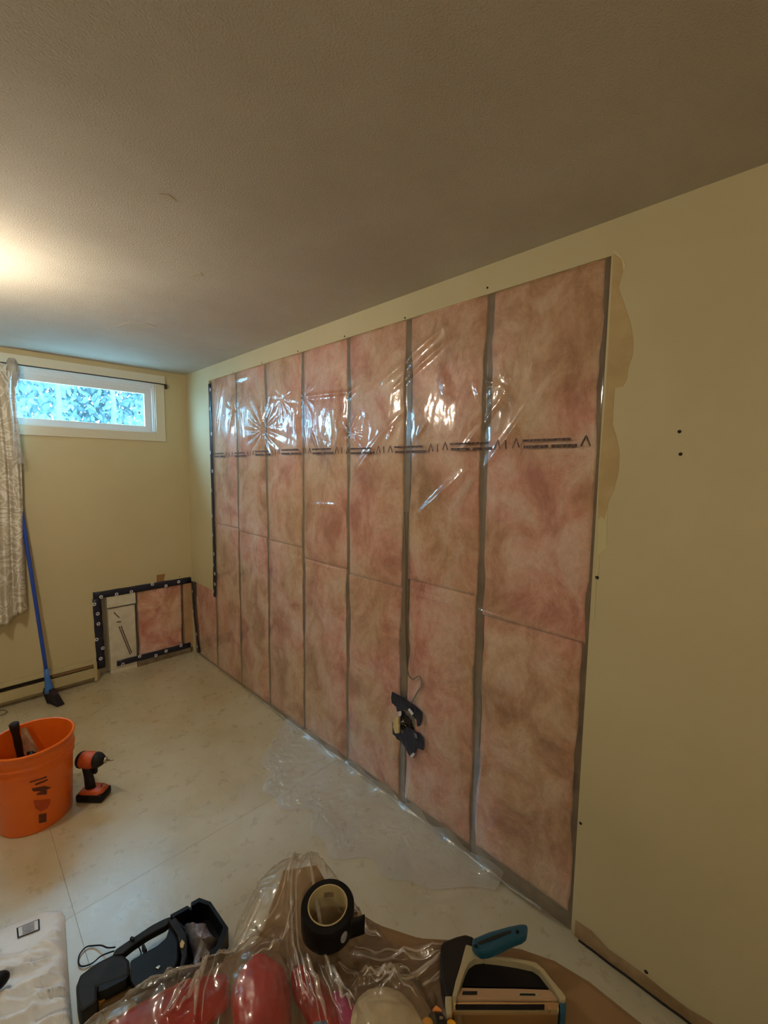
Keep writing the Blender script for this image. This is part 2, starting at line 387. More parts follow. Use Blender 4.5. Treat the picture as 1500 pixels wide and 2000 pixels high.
# ceiling joint compound smears
for pts in ([(228, 636), (250, 630), (285, 631), (306, 637), (280, 643), (245, 644)], [(310, 378), (330, 380), (345, 392), (325, 388)], [(372, 536), (392, 532), (398, 539), (380, 541)]):
    bm = bmesh.new(); q = [PZ(x, y, H) for x, y in pts]
    prism(bm, [(p[0], p[1]) for p in q], H-.0012, H-.0001); fin('plaster_smear', bm, mat('smear', lin((190, 178, 156)), .8, bump=.2), ceiling)

# ------------------------------------------------------------------ window
win = struct(bpy.data.objects.new('window_1', None)); C.objects.link(win)
def wp(name, boxes, m, bev=.002, smooth=False, label=None):
    bm = bmesh.new()
    for a, b in boxes: bx(bm, a, b, bev)
    o = fin(name, bm, m, win)
    if label: o['label'] = label
    return o
x0, x1, z0, z1 = WIN
wp('jamb', [((x0, .0, z0-.001), (x1, OUT, z0+.006)), ((x0, .0, z1-.006), (x1, OUT, z1+.001)), ((x1-.006, 0, z0), (x1+.001, OUT, z1)), ((x0-.001, 0, z0), (x0+.006, OUT, z1))], m_white, 0)
wp('casing', [((x1+.002, -.012, 1.832), (-.175, 0, 2.30))], m_trim); wp('casing', [((x0-.08, -.012, 1.832), (x1+.001, 0, z0-.002))], m_trim)
wp('casing', [((x0-.08, -.012, z0-.001), (x0-.002, 0, 2.30))], m_trim)
wp('head_casing', [((x0-.1, -.020, 2.284), (-.168, 0, 2.352))], m_trim)
sx0, sx1, sz0, sz1 = x0+.006, x1-.006, z0+.006, z1-.006
fr = wp('sash_frame', [((sx0, .045, sz0), (sx1, .075, sz0+.045)), ((sx0, .045, sz1-.075), (sx1, .075, sz1)), ((sx1-.058, .0451, sz0+.04), (sx1, .0751, sz1-.07)), ((sx0, .0451, sz0+.04), (sx0+.058, .0751, sz1-.07))], m_white, .004)
wp('top_track', [((sx0, .012, sz1-.014), (sx1, .044, sz1)), ((sx0, .030, sz1-.034), (sx1, .0445, sz1-.013))], m_white, .002)
wp('stop_bead', [((sx1-.010, .012, sz0), (sx1, .044, sz1-.034))], m_white, .002)
wp('pane', [((sx0+.05, .058, sz0+.04), (sx1-.05, .061, sz1-.07))], m_glass, 0)
bm = bmesh.new(); bx(bm, (-.352, .0555, 2.045), (-.339, .0578, 2.063)); fin('sticker', bm, m_bare, win)

# outside: ground just below the window, blurred foliage beyond
bm = bmesh.new(); bx(bm, (-14, OUT, 1.55), (12, 16, 1.70)); struct(fin('ground_outside', bm, mat('pale_ground', lin((225, 228, 226)), .9, c2=lin((200, 205, 200)), scale=3)))
rg = random.Random(11); V = []; Fc = []
m_leaf = mat('pale_foliage', (.075, .125, .135), .7, c2=(.11, .17, .18), scale=2.5, stops=(.4, .6))
def leaf(c, s, ang):
    k = len(V); a = Vector((math.cos(ang), rg.uniform(-.4, .4), math.sin(ang)))*s; b = Vector((-math.sin(ang), rg.uniform(-.4, .4), math.cos(ang)))*s*rg.uniform(.3, .6)
    c = Vector(c); V.extend([c-a, c+b, c+a, c-b]); Fc.append((k, k+1, k+2, k+3))
for i in range(36000):
    y = rg.uniform(3.2, 5.2); x = rg.uniform(-3.2, 6.0); z = 1.7+abs(rg.gauss(0, 1))*.25+rg.random()*2.2
    if y < 3.9 and float(noise(x*2.2, z*1.1, 0, 7)) > .15: y += 1.2
    leaf((x, y, z), rg.uniform(.02, .075), rg.gauss(PI/2, .6) if i % 3 else rg.uniform(0, PI))
fo = mesh('foliage', V, Fc, m_leaf, None, False)
tag(fo, 'pale bluish mass of leaves seen through the basement window', 'foliage', kind='stuff')
for i, (x, lab) in enumerate(((.15, 'pale upright tree trunk outside, near the middle of the window pane'), (-.45, 'pale upright tree trunk outside, close to the curtain'))):
    bm = bmesh.new(); tube(bm, [(x, 3.0, 1.68), (x+.05, 3.0, 2.4), (x+.02, 3.05, 3.4), (x+.15, 3.1, 4.6)], [.035, .03, .026, .02], 10)
    tag(fin('tree_trunk', bm, mat('pale_bark', (.10, .15, .15), .8, c2=(.07, .11, .12), scale=5), None, True), lab, 'tree')

# curtain rod
rod = empty('curtain_rod', (-1.1, -.045, 2.28), 'thin dark bronze curtain rod along the window head with hooked end', 'curtain rod')
p = [(-2.0, -.045, 2.283), (-.19, -.045, 2.283), (-.172, -.045, 2.281), (-.166, -.035, 2.279), (-.166, -.022, 2.278)]
bm = bmesh.new(); tube(bm, p, .0042, 8); keep(fin('rod', bm, m_rod, None, True), rod)
bm = bmesh.new(); bx(bm, (-.174, -.026, 2.25), (-.158, -.0205, 2.29), .001); tube(bm, [(-.166, -.03, 2.268), (-.166, -.046, 2.26), (-.166, -.05, 2.272)], .003, 6); keep(fin('bracket', bm, m_rod), rod)

# curtain: hangs from the rod in deep folds
def curtain():
    nu, nv = 90, 120; V = []; Fc = []
    for j in range(nv+1):
        t = j/nv
        for i in range(nu+1):
            s = i/nu
            wr = .30+.10*t                                     # width, gathered at the top
            xr = -1.118+.012*math.sin(t*5)+.02*max(0, t-.75)*4*0-(.035*math.exp(-((t-.02)/.03)**2))
            x = xr-wr*(1-s)
            ph = (1-s)*34+2*math.sin(t*2.2)
            am = .016+.02*t
            y = -.085+am*math.sin(ph)+.008*math.sin(ph*2.1+t*6)-.02*t
            zb = .66-.085*min(1, (1-s)*2.6)-(.0 if s < .82 else -.0)
            if s > .86: zb = .655+.0*t
            z = 2.272*(1-t)+zb*t
            V.append((x, y+.004*float(noise(s*9, t*22, 0, 5)), z))
    for j in range(nv):
        for i in range(nu):
            a = j*(nu+1)+i; Fc.append((a, a+1, a+nu+2, a+nu+1))
    return V, Fc
cu = empty('curtain', (-1.28, -.09, .6), 'grey and cream scroll-patterned curtain hanging at the left end of the window', 'curtain')
V, Fc = curtain(); cl = keep(mesh('cloth', V, Fc, m_curt), cu)
sm = cl.modifiers.new('s', 'SOLIDIFY'); sm.thickness = .0015
# gathered header knot at the rod
V = []; Fc = []
for j in range(19):
    t = j/18
    for i in range(24):
        a = 2*PI*i/24; r = .030*(math.sin(PI*min(1, t*1.05+.05))**.6+.15)*(1+.25*math.sin(5*a+3*t))
        V.append((-1.118+r*math.cos(a)*.9, -.062+r*math.sin(a)*.8, 2.315-.20*t))
for j in range(18):
    for i in range(24): Fc.append((j*24+i, j*24+(i+1) % 24, (j+1)*24+(i+1) % 24, (j+1)*24+i))
k = keep(mesh('gathered_header', V, Fc, mat('silver_sheer', lin((190, 184, 172)), .25, c2=lin((150, 140, 124)), scale=20)), cu); k['label'] = 'shiny silvery gathered top'
V = []; Fc = []                                               # sheer film strip over the upper part
for j in range(41):
    t = j/40
    for i in range(13):
        s = i/12; V.append((-1.150+.06*s*(1-.5*math.sin(PI*t))-.004*math.sin(t*9), -.150-.010*math.sin(s*9+t*4), 2.22-.58*t))
for j in range(40):
    for i in range(12): a = j*13+i; Fc.append((a, a+1, a+14, a+13))
keep(mesh('sheer_liner', V, Fc, m_clear2), cu)

# ------------------------------------------------------------------ baseboard heater
ht = empty('baseboard_heater', (-2.0, -.03, .02), 'cream enamel baseboard heater on the floor under the window, left of the taped panel', 'heater')
X0, X1 = -3.2, -.745
def hp(name, boxes, m, bev=.002):
    bm = bmesh.new()
    for a, b in boxes: bx(bm, a, b, bev)
    return keep(fin(name, bm, m), ht)
hp('back_plate', [((X0, -.008, .018), (X1, -.001, .165))], m_heat)
hp('top_hood', [((X0, -.060, .152), (X1, -.006, .160)), ((X0, -.066, .146), (X1, -.058, .158))], m_heat)
hp('front_panel', [((X0, -.070, .045), (X1-.02, -.064, .118))], m_heat)
hp('outlet_slot', [((X0, -.052, .1195), (X1-.004, -.030, .145))], m_dark, 0)
hp('damper', [((-1.02, -.062, .124), (X1, -.053, .142))], m_card)
hp('end_cap', [((X1-.022, -.072, .018), (X1, -.004, .162))], m_heat, .003)
hp('heating_element', [((X0+.1, -.050, .06), (X1-.1, -.020, .10))], m_dark, 0)  # near-black colour adds to the shadow under the front panel
hp('foot', [((-1.5, -.055, .0), (-1.47, -.01, .03))], m_dark); hp('foot', [((-2.6, -.055, .0), (-2.57, -.01, .03))], m_dark)

# ------------------------------------------------------------------ broom leaning on the wall
bp_, tp = Vector(PZ(104, 1350, .05)), Vector((-1.135, -.035, 1.56))
bp_ = Vector((-1.052, -.185, .085))
br = empty('broom', (bp_.x, bp_.y, 0), 'blue-handled broom with dark bristles leaning against the wall beside the curtain', 'broom')
d = (tp-bp_).normalized()
bm = bmesh.new(); tube(bm, [bp_+d*(.12+i*.14) for i in range(11)], .0115, 12); keep(fin('handle', bm, m_blue, None, True), br)
bm = bmesh.new(); tube(bm, [bp_+d*t for t in (-.005, .03, .10, .16)], [.030, .024, .0165, .0145], 12)
k = keep(fin('socket', bm, mat('light_blue_plastic', lin((62, 116, 196)), .4), None, True), br); k['label'] = 'lighter blue socket'
bm = bmesh.new()
side = Vector((.35, -.94, 0)).normalized(); nr = Vector((.94, .35, 0))
def bq(t, wv, tv, z): return bp_+side*wv+nr*tv+Vector((0, 0, z-bp_.z))
def hexa(bm, c):
    v = [bm.verts.new(q) for q in c]
    for f in ((0, 1, 2, 3), (7, 6, 5, 4), (0, 4, 5, 1), (1, 5, 6, 2), (2, 6, 7, 3), (3, 7, 4, 0)): bm.faces.new([v[i] for i in f])
hexa(bm, [bq(0, a, b, .105) for a, b in ((-.04, -.014), (.05, -.014), (.05, .016), (-.04, .016))]+[bq(0, a, b, .070) for a, b in ((-.05, -.017), (.07, -.017), (.07, .020), (-.05, .020))])
keep(fin('brush_block', bm, mat('maroon_plastic', lin((44, 20, 34)), .5)), br)
rg = random.Random(5); bm = bmesh.new()
for i in range(16):
    for j in range(5):
        a = -.048+.115*i/15; b = -.014+.030*j/4
        tube(bm, [bq(0, a, b, .074), bq(0, a*1.1+.03+rg.uniform(-.004, .004), b*1.2+.010+rg.uniform(-.003, .003), .001)], .0045, 5)
keep(fin('bristles', bm, mat('dark_bristles', lin((30, 18, 26)), .8)), br)['kind'] = 'stuff'
# thin wire loops lying at the heater
pts = [Vector((-1.36+.05*math.cos(a)*(1+.1*math.sin(a*.7))-.0*a, -.115+.045*math.sin(a), .004+.002*math.sin(a*1.7)+.001*a)) for a in np.linspace(0, 14, 90)]
bm = bmesh.new(); tube(bm, [q+Vector((.04*math.sin(i*.04), .02*math.cos(i*.07), 0)) for i, q in enumerate(pts)], .002, 6)
tag(fin('wire_coil', bm, m_black, None, True), 'thin dark wire coiled on the floor in front of the heater', 'wire')

# ------------------------------------------------------------------ insulation batts
BX = .0165
def bulge(u): return (1-abs(2*u-1)**3.2)
def batt(y0, y1, z0, z1, seed, label, axis='x', bul=.0105, parent_m=m_batt, group='pink insulation batts in the stud bays', cav=None):
    w_, h_ = y1-y0, z1-z0
    nu, nv = max(14, int(w_/.012)), max(20, int(h_/.014))
    u = np.linspace(0, 1, nu+1); v = np.linspace(0, 1, nv+1); U, Vv = np.meshgrid(u, v)
    Y = y0+U*w_; Z = z0+Vv*h_
    edgeu = np.where((U < .001) | (U > .999), 1.0, 0)
    # ragged sides
    Y = Y+np.where(U < .5, 1, -1)*(np.abs(2*U-1)**6)*(.003+.016*np.clip(fbm(Z*5, Z*0, seed, seed)+.25, 0, 1))
    q_ = Y*1.0+.05*fbm(Y*6, Z*6, seed, 3)
    X = .0125-bul*(1-np.abs(2*U-1)**5)*np.clip(np.minimum(Vv, 1-Vv)*h_/.03, 0, 1)**.5 - .0085*fbm(q_*7, Z*5, seed, 7) - .0075*np.abs(fbm(q_*19, Z*12, seed, 9)) + .0065
    X = np.minimum(X, .0132)
    V = []; Fc = []
    front = np.stack([X, Y, Z], -1).reshape(-1, 3)
    back = np.stack([np.full_like(X, .095), Y, Z], -1).reshape(-1, 3)
    if axis == 'y':                                             # batt in the back wall: swap
        front = np.stack([Y, X, Z], -1).reshape(-1, 3); back = np.stack([Y, np.full_like(X, .095), Z], -1).reshape(-1, 3)
    V = list(map(tuple, front)); n = len(V)
    # rim ring to the back
    ring = [j*(nu+1) for j in range(nv+1)]+[nv*(nu+1)+i for i in range(1, nu+1)]+[j*(nu+1)+nu for j in range(nv-1, -1, -1)]+[i for i in range(nu-1, 0, -1)]
    m_ = len(ring); cy0, cy1 = cav if cav else (y0, y1)
    def cl_(v, x): 
        return (min(max(v[0], cy0), cy1), x, v[2]) if axis == 'y' else (x, min(max(v[1], cy0), cy1), max(v[2], .0715))
    V += [((v[0], .0133, v[2]) if axis == 'y' else (.0133, v[1], v[2])) for v in (back[i] for i in ring)]
    V += [cl_(back[i], .0133) for i in ring]+[cl_(back[i], .095) for i in ring]
    for j in range(nv):
        for i in range(nu):
            a = j*(nu+1)+i; Fc.append((a, a+1, a+nu+2, a+nu+1))
    for q in range(m_):
        a, b = ring[q], ring[(q+1) % m_]; Fc.append((a, b, n+(q+1) % m_, n+q))
        for w_ in (0, 1): Fc.append((n+w_*m_+q, n+w_*m_+(q+1) % m_, n+(w_+1)*m_+(q+1) % m_, n+(w_+1)*m_+q))
    Fc.append(tuple(n+2*m_+q for q in range(m_)))
    o = mesh('insulation_batt', V, Fc, parent_m)
    bm = bmesh.new(); bm.from_mesh(o.data); bmesh.ops.recalc_face_normals(bm, faces=bm.faces); bm.to_mesh(o.data); bm.free()
    # object origin at its foot
    return tag(o, label, 'insulation', group)
ords = ['first', 'second', 'third', 'fourth', 'fifth', 'sixth', 'seventh', 'eighth']
ZJ = [1.16, 1.19, 1.17, 1.16, 1.10, 1.08, 1.13, 1.06]
GAP = {1: .003, 2: .004, 3: .004, 4: .005, 5: .006, 6: .013, 7: .009}      # half gap left open at each stud
for b in range(8):
    ca_, cb_ = studs[b+1]+.0195, studs[b]-.0195
    ya, yb = studs[b+1]+GAP.get(b+1, .004), studs[b]-GAP.get(b, .017)
    if b == 7: ya = studs[8]-.006
    lo_lab = 'lower pink fiberglass batt in the %s stud bay from the window corner' % ords[b]
    if b == 7: lo_lab = 'lower pink fiberglass batt in the stud bay at the painted wall, farthest from the window'
    zj = ZJ[b]; zb_ = (.012, .014, .018, .026, .034, .040, .048, .066)[b]
    if b == 0:
        batt(ya, yb, zb_, .645, b*2+1, lo_lab, cav=(ca_, cb_)); continue
    batt(ya, yb-(.008 if b == 6 else 0), zb_, zj-.001, b*2+1, lo_lab, cav=(ca_, cb_))
    up = 'upper pink fiberglass batt in the %s stud bay from the window corner' % ords[b]
    if b == 7: up = 'upper pink fiberglass batt in the stud bay at the painted wall, farthest from the window'
    batt(ya, yb, zj+.001, 2.343, b*2+2, up, cav=(ca_, cb_))
batt(-.43, -.085, .052, .62, 44, 'small pink fiberglass batt in the low taped opening under the window wall', 'y', .004, group='pink insulation batts in the low opening')

# ------------------------------------------------------------------ vapour barrier over the right wall
px2w = lambda x, y: PX(x, y, 0)[1:]
def segs_from(L): return [(px2w(a, b), px2w(c, d), am, wd) for a, b, c, d, am, wd in L]
RID = segs_from([
    (870, 640, 752, 745, .012, .016), (880, 665, 770, 760, .009, .012), (905, 925, 812, 1014, .011, .016), (990, 765, 905, 880, .007, .012), (1090, 740, 930, 930, .006, .013),
    (930, 748, 945, 800, .010, .010), (945, 742, 975, 750, .010, .009), (1035, 790, 1000, 850, .007, .010), (865, 725, 880, 775, .011, .022), (700, 755, 678, 775, .009, .012),
    (600, 775, 690, 765, .006, .010), (735, 870, 700, 920, .006, .009), (790, 800, 700, 905, .005, .012),
    (490, 735, 455, 745, .009, .016), (440, 745, 425, 850, .008, .013), (460, 760, 445, 880, .006, .010), (470, 770, 480, 870, .005, .010),
    (600, 985, 670, 987, .005, .012), (560, 1082, 790, 1152, .006, .005), (780, 1148, 900, 1180, .006, .005), (890, 1178, 1040, 1225, .007, .005), (1040, 1225, 1140, 1255, .004, .006), (465, 1062, 570, 1085, .006, .006),
    (680, 850, 672, 820, .008, .010), (690, 840, 700, 810, .007, .008), (592, 830, 600, 880, .006, .010), (610, 840, 625, 885, .005, .008), (760, 860, 770, 835, .006, .01), (820, 850, 835, 825, .006, .01),
    (1182, 660, 1172, 830, .007, .008), (1175, 700, 1165, 845, .006, .006), (1165, 1120, 1150, 1290, .004, .008),
    (800, 1290, 786, 1560, .004, .012), (905, 1330, 900, 1560, .004, .012), (950, 1450, 930, 1620, .006, .015), (1000, 1560, 940, 1650, .006, .014), (1110, 1620, 1100, 1770, .006, .012),
    (810, 1480, 790, 1600, .004, .010), (690, 1480, 640, 1440, .003, .012), (560, 1200, 565, 1330, .003, .014), (980, 1000, 1010, 1080, .003, .014),
])
STARS = [(px2w(515, 838), .020, .30, 15), (px2w(598, 775), .008, .14, 11), (px2w(975, 748), .007, .13, 9), (px2w(690, 845), .008, .12, 10), (px2w(458, 800), .008, .16, 9), (px2w(935, 1630), .006, .14, 8), (px2w(555, 780), .010, .16, 11)]
def sheet_x(y, z):
    y = np.asarray(y, float); z = np.asarray(z, float)
    X = np.full(np.broadcast(y, z).shape, .0105)
    for b in range(8):
        ya, yb = studs[b+1], studs[b]
        u = (y-ya)/(yb-ya); k = (u > 0) & (u < 1)
        X = np.where(k, X-.0190*bulge(np.clip(u, 0, 1))**.7, X)
    X = X-.0022*np.abs(fbm(y*7, z*3.2, 0, 31))-.0012*np.abs(fbm(y*21, z*11, 0, 37))
    top = np.clip((z-1.6)/.35, 0, 1)*np.clip((2.29-z)/.06, 0, 1)
    for (a, b_, am, wd) in RID:
        ab = b_-a; L2 = ab@ab
        t = np.clip(((y-a[0])*ab[0]+(z-a[1])*ab[1])/L2, 0, 1)
        dd = np.hypot(y-a[0]-t*ab[0], z-a[1]-t*ab[1])
        X = X-am*np.exp(-(dd/wd)**2)*(np.sin(PI*np.clip(t, .04, .96))**.5)
    for (c, am, R_, nn) in STARS:
        dy, dz = y-c[0], z-c[1]; r = np.hypot(dy, dz); th = np.arctan2(dz, dy)
        X = X-am*np.abs(np.sin(nn*.5*th+1.7*noise(th*1.3, r*4, 0, nn)))*np.exp(-(r/(R_*.5))**1.5)*np.clip(r/.03, 0, 1)*.8
        X = X-am*.5*np.exp(-(r/.03)**2)*0
    # fine vertical crumple in the upper band
    X = X-top*.004*np.abs(fbm(y*16+z*3, z*4.0, 0, 51))**1.2
    # edges are stapled tight
    e = np.clip((y+3.322)/.02, 0, 1)*np.clip((2.286-z)/.012, 0, 1)
    return .0105+(X-.0105)*e
ny, nz = 460, 366
ys = np.linspace(-3.3215, -.4525, ny+1); zs = np.linspace(.006, 2.2855, nz+1)
YY, ZZ = np.meshgrid(ys, zs)
XX = sheet_x(YY, ZZ)
V = list(map(tuple, np.stack([XX, YY, ZZ], -1).reshape(-1, 3))); Fc = []
for j in range(nz):
    for i in range(ny):
        yc, zc = (ys[i]+ys[i+1])/2, (zs[j]+zs[j+1])/2
        if (yc+2.533)**2/.045**2+(zc-.43)**2/.055**2 < 1: continue      # cut-out at the outlet box
        a = j*(ny+1)+i; Fc.append((a, a+ny+1, a+ny+2, a+1))
vb = empty('vapour_barrier', (.0, -1.8, 0), 'large clear plastic vapour barrier stretched over the pink insulated wall', 'plastic sheet')
sh = keep(mesh('sheet', V, Fc, m_poly), vb)
# low tail of the sheet, toward the window corner
ys2 = np.linspace(-.4525, -.0145, 50); zs2 = np.linspace(.006, .644, 70); YY, ZZ = np.meshgrid(ys2, zs2)
XX = .0105-.010*bulge(np.clip((YY+.4525)/.438, 0, 1))-.002*np.abs(fbm(YY*8, ZZ*5, 0, 3))
V = list(map(tuple, np.stack([XX, YY, ZZ], -1).reshape(-1, 3))); Fc = []
for j in range(69):
    for i in range(49): a = j*50+i; Fc.append((a, a+50, a+51, a+1))
keep(mesh('corner_sheet', V, Fc, m_poly), vb)
# tail lying on the floor
def flap():
    nu, nv = 300, 90; V = []; Fc = []
    for j in range(nv+1):
        t = j/nv
        for i in range(nu+1):
            s = i/nu; y = -1.50-1.55*s
            wid = (.04+.36*min(1, max(0, (s-.0)/.20))*(1-.35*max(0, (s-.55)/.45))*(1 if s < .8 else max(.10, 1-(s-.8)/.2*.9)))
            wid *= 1+.10*math.sin(s*23)+.06*math.sin(s*51)
            x = .008-wid*t
            rd = float(fbm(s*30+t*4, t*7-s*9, 0, 61))
            z = .0035+.034*math.exp(-t*wid/.022)*(1+.5*math.sin(s*47))+.008*abs(rd)*min(1, t*4)*(1-.5*t)+.009*(1-abs(math.sin((t*wid*1.6-s*1.55*.8)*30+5.0*rd)))**3*min(1, t*4)*min(1, (1-t)*6+.15)*min(1, max(0, .35+1.6*float(noise(s*9, t*2.5, 0, 66))))
            V.append((x-.006*math.sin(s*60)*(1-t), y, z))
    for j in range(nv):
        for i in range(nu): a = j*(nu+1)+i; Fc.append((a, a+nu+1, a+nu+2, a+1))
    return V, Fc
V, Fc = flap(); keep(mesh('floor_flap', V, Fc, m_flap), vb)['label'] = 'crumpled bottom edge lying on the floor'
# crinkled bead where wall film meets the floor, all along
bm = bmesh.new(); rg = random.Random(8)
tube(bm, [(-.004+rg.uniform(-.006, .002), -1.2-i*.042, .012+rg.uniform(0, .010)) for i in range(49)], [rg.uniform(.002, .006) for i in range(49)], 8)
keep(fin('gathered_hem', bm, m_flap, None, True), vb)
# printed line of marks on the sheet
def stroke(name, pts, wdt):
    """flat ribbon hugging the sheet; pts (y, z)"""
    q = []
    for (a, b), (c, d_) in zip(pts, pts[1:]):
        n_ = max(2, int(math.hypot(c-a, d_-b)/.008))
        q += [(a+(c-a)*i/n_, b+(d_-b)*i/n_) for i in range(n_)]
    q.append(pts[-1]); V = []; Fc = []
    for i, (y, z) in enumerate(q):
        a, b = q[max(0, i-1)], q[min(len(q)-1, i+1)]; dy, dz = b[0]-a[0], b[1]-a[1]; l = math.hypot(dy, dz) or 1
        for s in (-1, 1):
            yy, zz = y-dz/l*wdt/2*s, z+dy/l*wdt/2*s
            V.append((float(sheet_x(yy, zz))-.0016, yy, zz))
    for i in range(len(q)-1): Fc.append((2*i, 2*i+1, 2*i+3, 2*i+2))
    return keep(mesh(name, V, Fc, m_ink), vb)
t0 = -2.998-.3165
k = 0
while True:
    t_ = t0+.3165*k; k += 1
    if t_ > -.52: break
    zc = 1.726+.004*math.sin(k*1.3)
    if t_ > -3.3: stroke('tick_mark', [(t_, zc-.016), (t_, zc+.016)], .006)
    for cy in (t_+.036, t_-.040+.3165):
        if cy < -.49: stroke('caret_mark', [(cy-.013, zc-.014), (cy, zc+.019), (cy+.013, zc-.014)], .005)
    a, b = t_+.062, t_+.252
    if b < -.47:
        stroke('text_line', [(a+.02, zc+.010), (b, zc+.010)], .008)
        stroke('text_line', [(a, zc-.012), (a+.085, zc-.012)], .011); stroke('text_line', [(a+.095, zc-.012), (b-.005, zc-.012)], .010)

# ------------------------------------------------------------------ navy tape
def tape(pts, wid, X, label, axis='x', dots=8, seed=0, group=None):
    """pts (u, z) along the strip on a wall; dots are the printed ovals"""
    rg = random.Random(seed); root = empty('tape_strip', tuple(PTS3(pts[0], X, axis)), label, 'tape', group)
    q = []; n_ = 14
    for (a, b), (c, d_) in zip(pts, pts[1:]): q += [(a+(c-a)*i/n_, b+(d_-b)*i/n_) for i in range(n_)]
    q.append(pts[-1]); V = []; Fc = []
    def off(s): return X-.0015-.0015*abs(math.sin(s*.9+seed))
    for i, (u, z) in enumerate(q):
        a, b = q[max(0, i-1)], q[min(len(q)-1, i+1)]; du, dz = b[0]-a[0], b[1]-a[1]; l = math.hypot(du, dz)
        ww = wid*(1+.05*math.sin(i*1.9+seed))
        for s in (-1, -.3, .3, 1):
            uu, zz = u-dz/l*ww/2*s, z+du/l*ww/2*s
            V.append(tuple(PTS3((uu, zz), off(i)-(.001 if abs(s) < .5 else 0), axis)))
    for i in range(len(q)-1):
        for s in range(3): a = 4*i+s; Fc.append((a, a+1, a+5, a+4))
    o = keep(mesh('strip', V, Fc, m_navy), root); sd = o.modifiers.new('s', 'SOLIDIFY'); sd.thickness = .0006; sd.offset = 1
    tot = len(q)
    for k in range(dots):
        i = int((k+.5)/dots*(tot-1)); u, z = q[i]; sgn = rg.choice((-1, 1, 0)); a, b = q[max(0, i-1)], q[min(tot-1, i+1)]; du, dz = b[0]-a[0], b[1]-a[1]; l = math.hypot(du, dz)
        uu, zz = u-dz/l*wid*.32*sgn, z+du/l*wid*.32*sgn
        V = [tuple(PTS3((uu+.0125*math.cos(t), zz+.0135*math.sin(t)), off(i)-.0028, axis)) for t in np.linspace(0, 2*PI, 13)[:-1]]
        V += [tuple(PTS3((uu+.005*math.cos(t), zz+.006*math.sin(t)), off(i)-.0028, axis)) for t in np.linspace(0, 2*PI, 13)[:-1]]
        keep(mesh('printed_oval', V, [(j, (j+1) % 12, 12+(j+1) % 12, 12+j) for j in range(12)], m_print, None, False), root)
    return root
def PTS3(p, X, axis): return Vector((X, p[0], p[1])) if axis == 'x' else Vector((p[0], X, p[1]))
tape([(-.478, 2.262), (-.478, 1.6), (-.477, .9), (-.462, .60)], .046, -.002, 'long vertical navy tape down the window-side edge of the vapour barrier', 'x', 13, 1)
tape([(-.735, .652), (-.008, .652)], .052, -.001, 'navy tape along the top of the low opening under the window wall', 'y', 6, 2)
tape([(-.712, .628), (-.706, .075)], .056, -.001, 'navy tape down the heater side of the low opening', 'y', 6, 3)
tape([(-.60, .078), (-.03, .072)], .046, -.001, 'navy tape along the bottom of the low opening near the floor', 'y', 5, 4)
tape([(-.022, .64), (-.040, .40), (-.095, .15), (-.125, .03)], .046, -.004, 'narrow crooked navy tape down the room corner beside the low opening', 'x', 4, 5)

# low opening contents
bm = bmesh.new(); bx(bm, (-.64, .012, .0), (-.452, .06, .52), .003)
fo1 = fin('foam_board', bm, m_foam); tag(fo1, 'upright white foam board filling the heater side of the low opening', 'foam board')
for a, b, c, d_ in ((-.60, .49, -.565, .44), (-.585, .41, -.555, .405), (-.57, .37, -.50, .12), (-.556, .37, -.49, .13)):
    bmk = bmesh.new(); tube(bmk, [(a, .0105, b), ((a+c)/2, .0105, (b+d_)/2), (c, .0105, d_)], .0045, 5); fin('ink_mark', bmk, m_ink, fo1)
bm = bmesh.new(); bx(bm, (-.645, .004, .535), (-.445, .05, .622), .003)
tag(fin('foam_board', bm, m_foam), 'short white foam strip under the top tape of the low opening', 'foam board')
bm = bmesh.new(); bx(bm, (-.070, .006, .045), (-.004, .09, .64), .002); fin('stud', bm, mat('pale_stud', lin((206, 166, 124)), .7, c2=lin((190, 148, 106)), scale=8), wall_back)
bm = bmesh.new(); bx(bm, (-.45, .004, .0), (-.022, .098, .049), .001); fin('bottom_plate', bm, m_plate, wall_back)
n_ = 50; V = []; Fc = []
for j in range(n_+1):
    for i in range(n_+1):
        s, t = i/n_, j/n_; x = -.712+.694*s; z = .03+.62*t
        V.append((x, -.001-.003*abs(float(fbm(x*9, z*7, 0, 71)))-.004*math.exp(-((z-.36-.15*(x+.4))/.012)**2), z))
for j in range(n_):
    for i in range(n_): a = j*(n_+1)+i; Fc.append((a, a+1, a+n_+2, a+n_+1))
tag(mesh('plastic_sheet', V, Fc, film('low_film', veil=.05, base=.03, edge=.12, rough=.2, bump=.2)), 'small clear plastic sheet taped over the low opening', 'plastic sheet')
q = [PY(x, y, 0) for x, y in ((306, 1123), (323, 1121), (320, 1130), (322, 1138), (306, 1140))]
bm = bmesh.new(); a = [bm.verts.new((p_[0], -.0012, p_[2])) for p_ in q]; b = [bm.verts.new((p_[0], -.0002, p_[2])) for p_ in q]
bm.faces.new(a); bm.faces.new(b[::-1]); [bm.faces.new((a[i], a[(i+1) % 5], b[(i+1) % 5], b[i])) for i in range(5)]
tag(fin('tape_scrap', bm, mat('brown_tape', lin((150, 112, 66)), .6)), 'torn brown tape scrap on the wall just above the low opening', 'tape')
for x, y in ((282, 1143), (351, 1126)):
    p_ = PY(x, y, 0); bm = bmesh.new(); lathe(bm, [(.002, -.0002), (.004, 0), (.002, .0016)], 8, Matrix.Translation((p_[0], 0, p_[2])) @ Matrix.Rotation(PI/2, 4, 'X')); fin('nail_hole', bm, m_dark, wall_back)

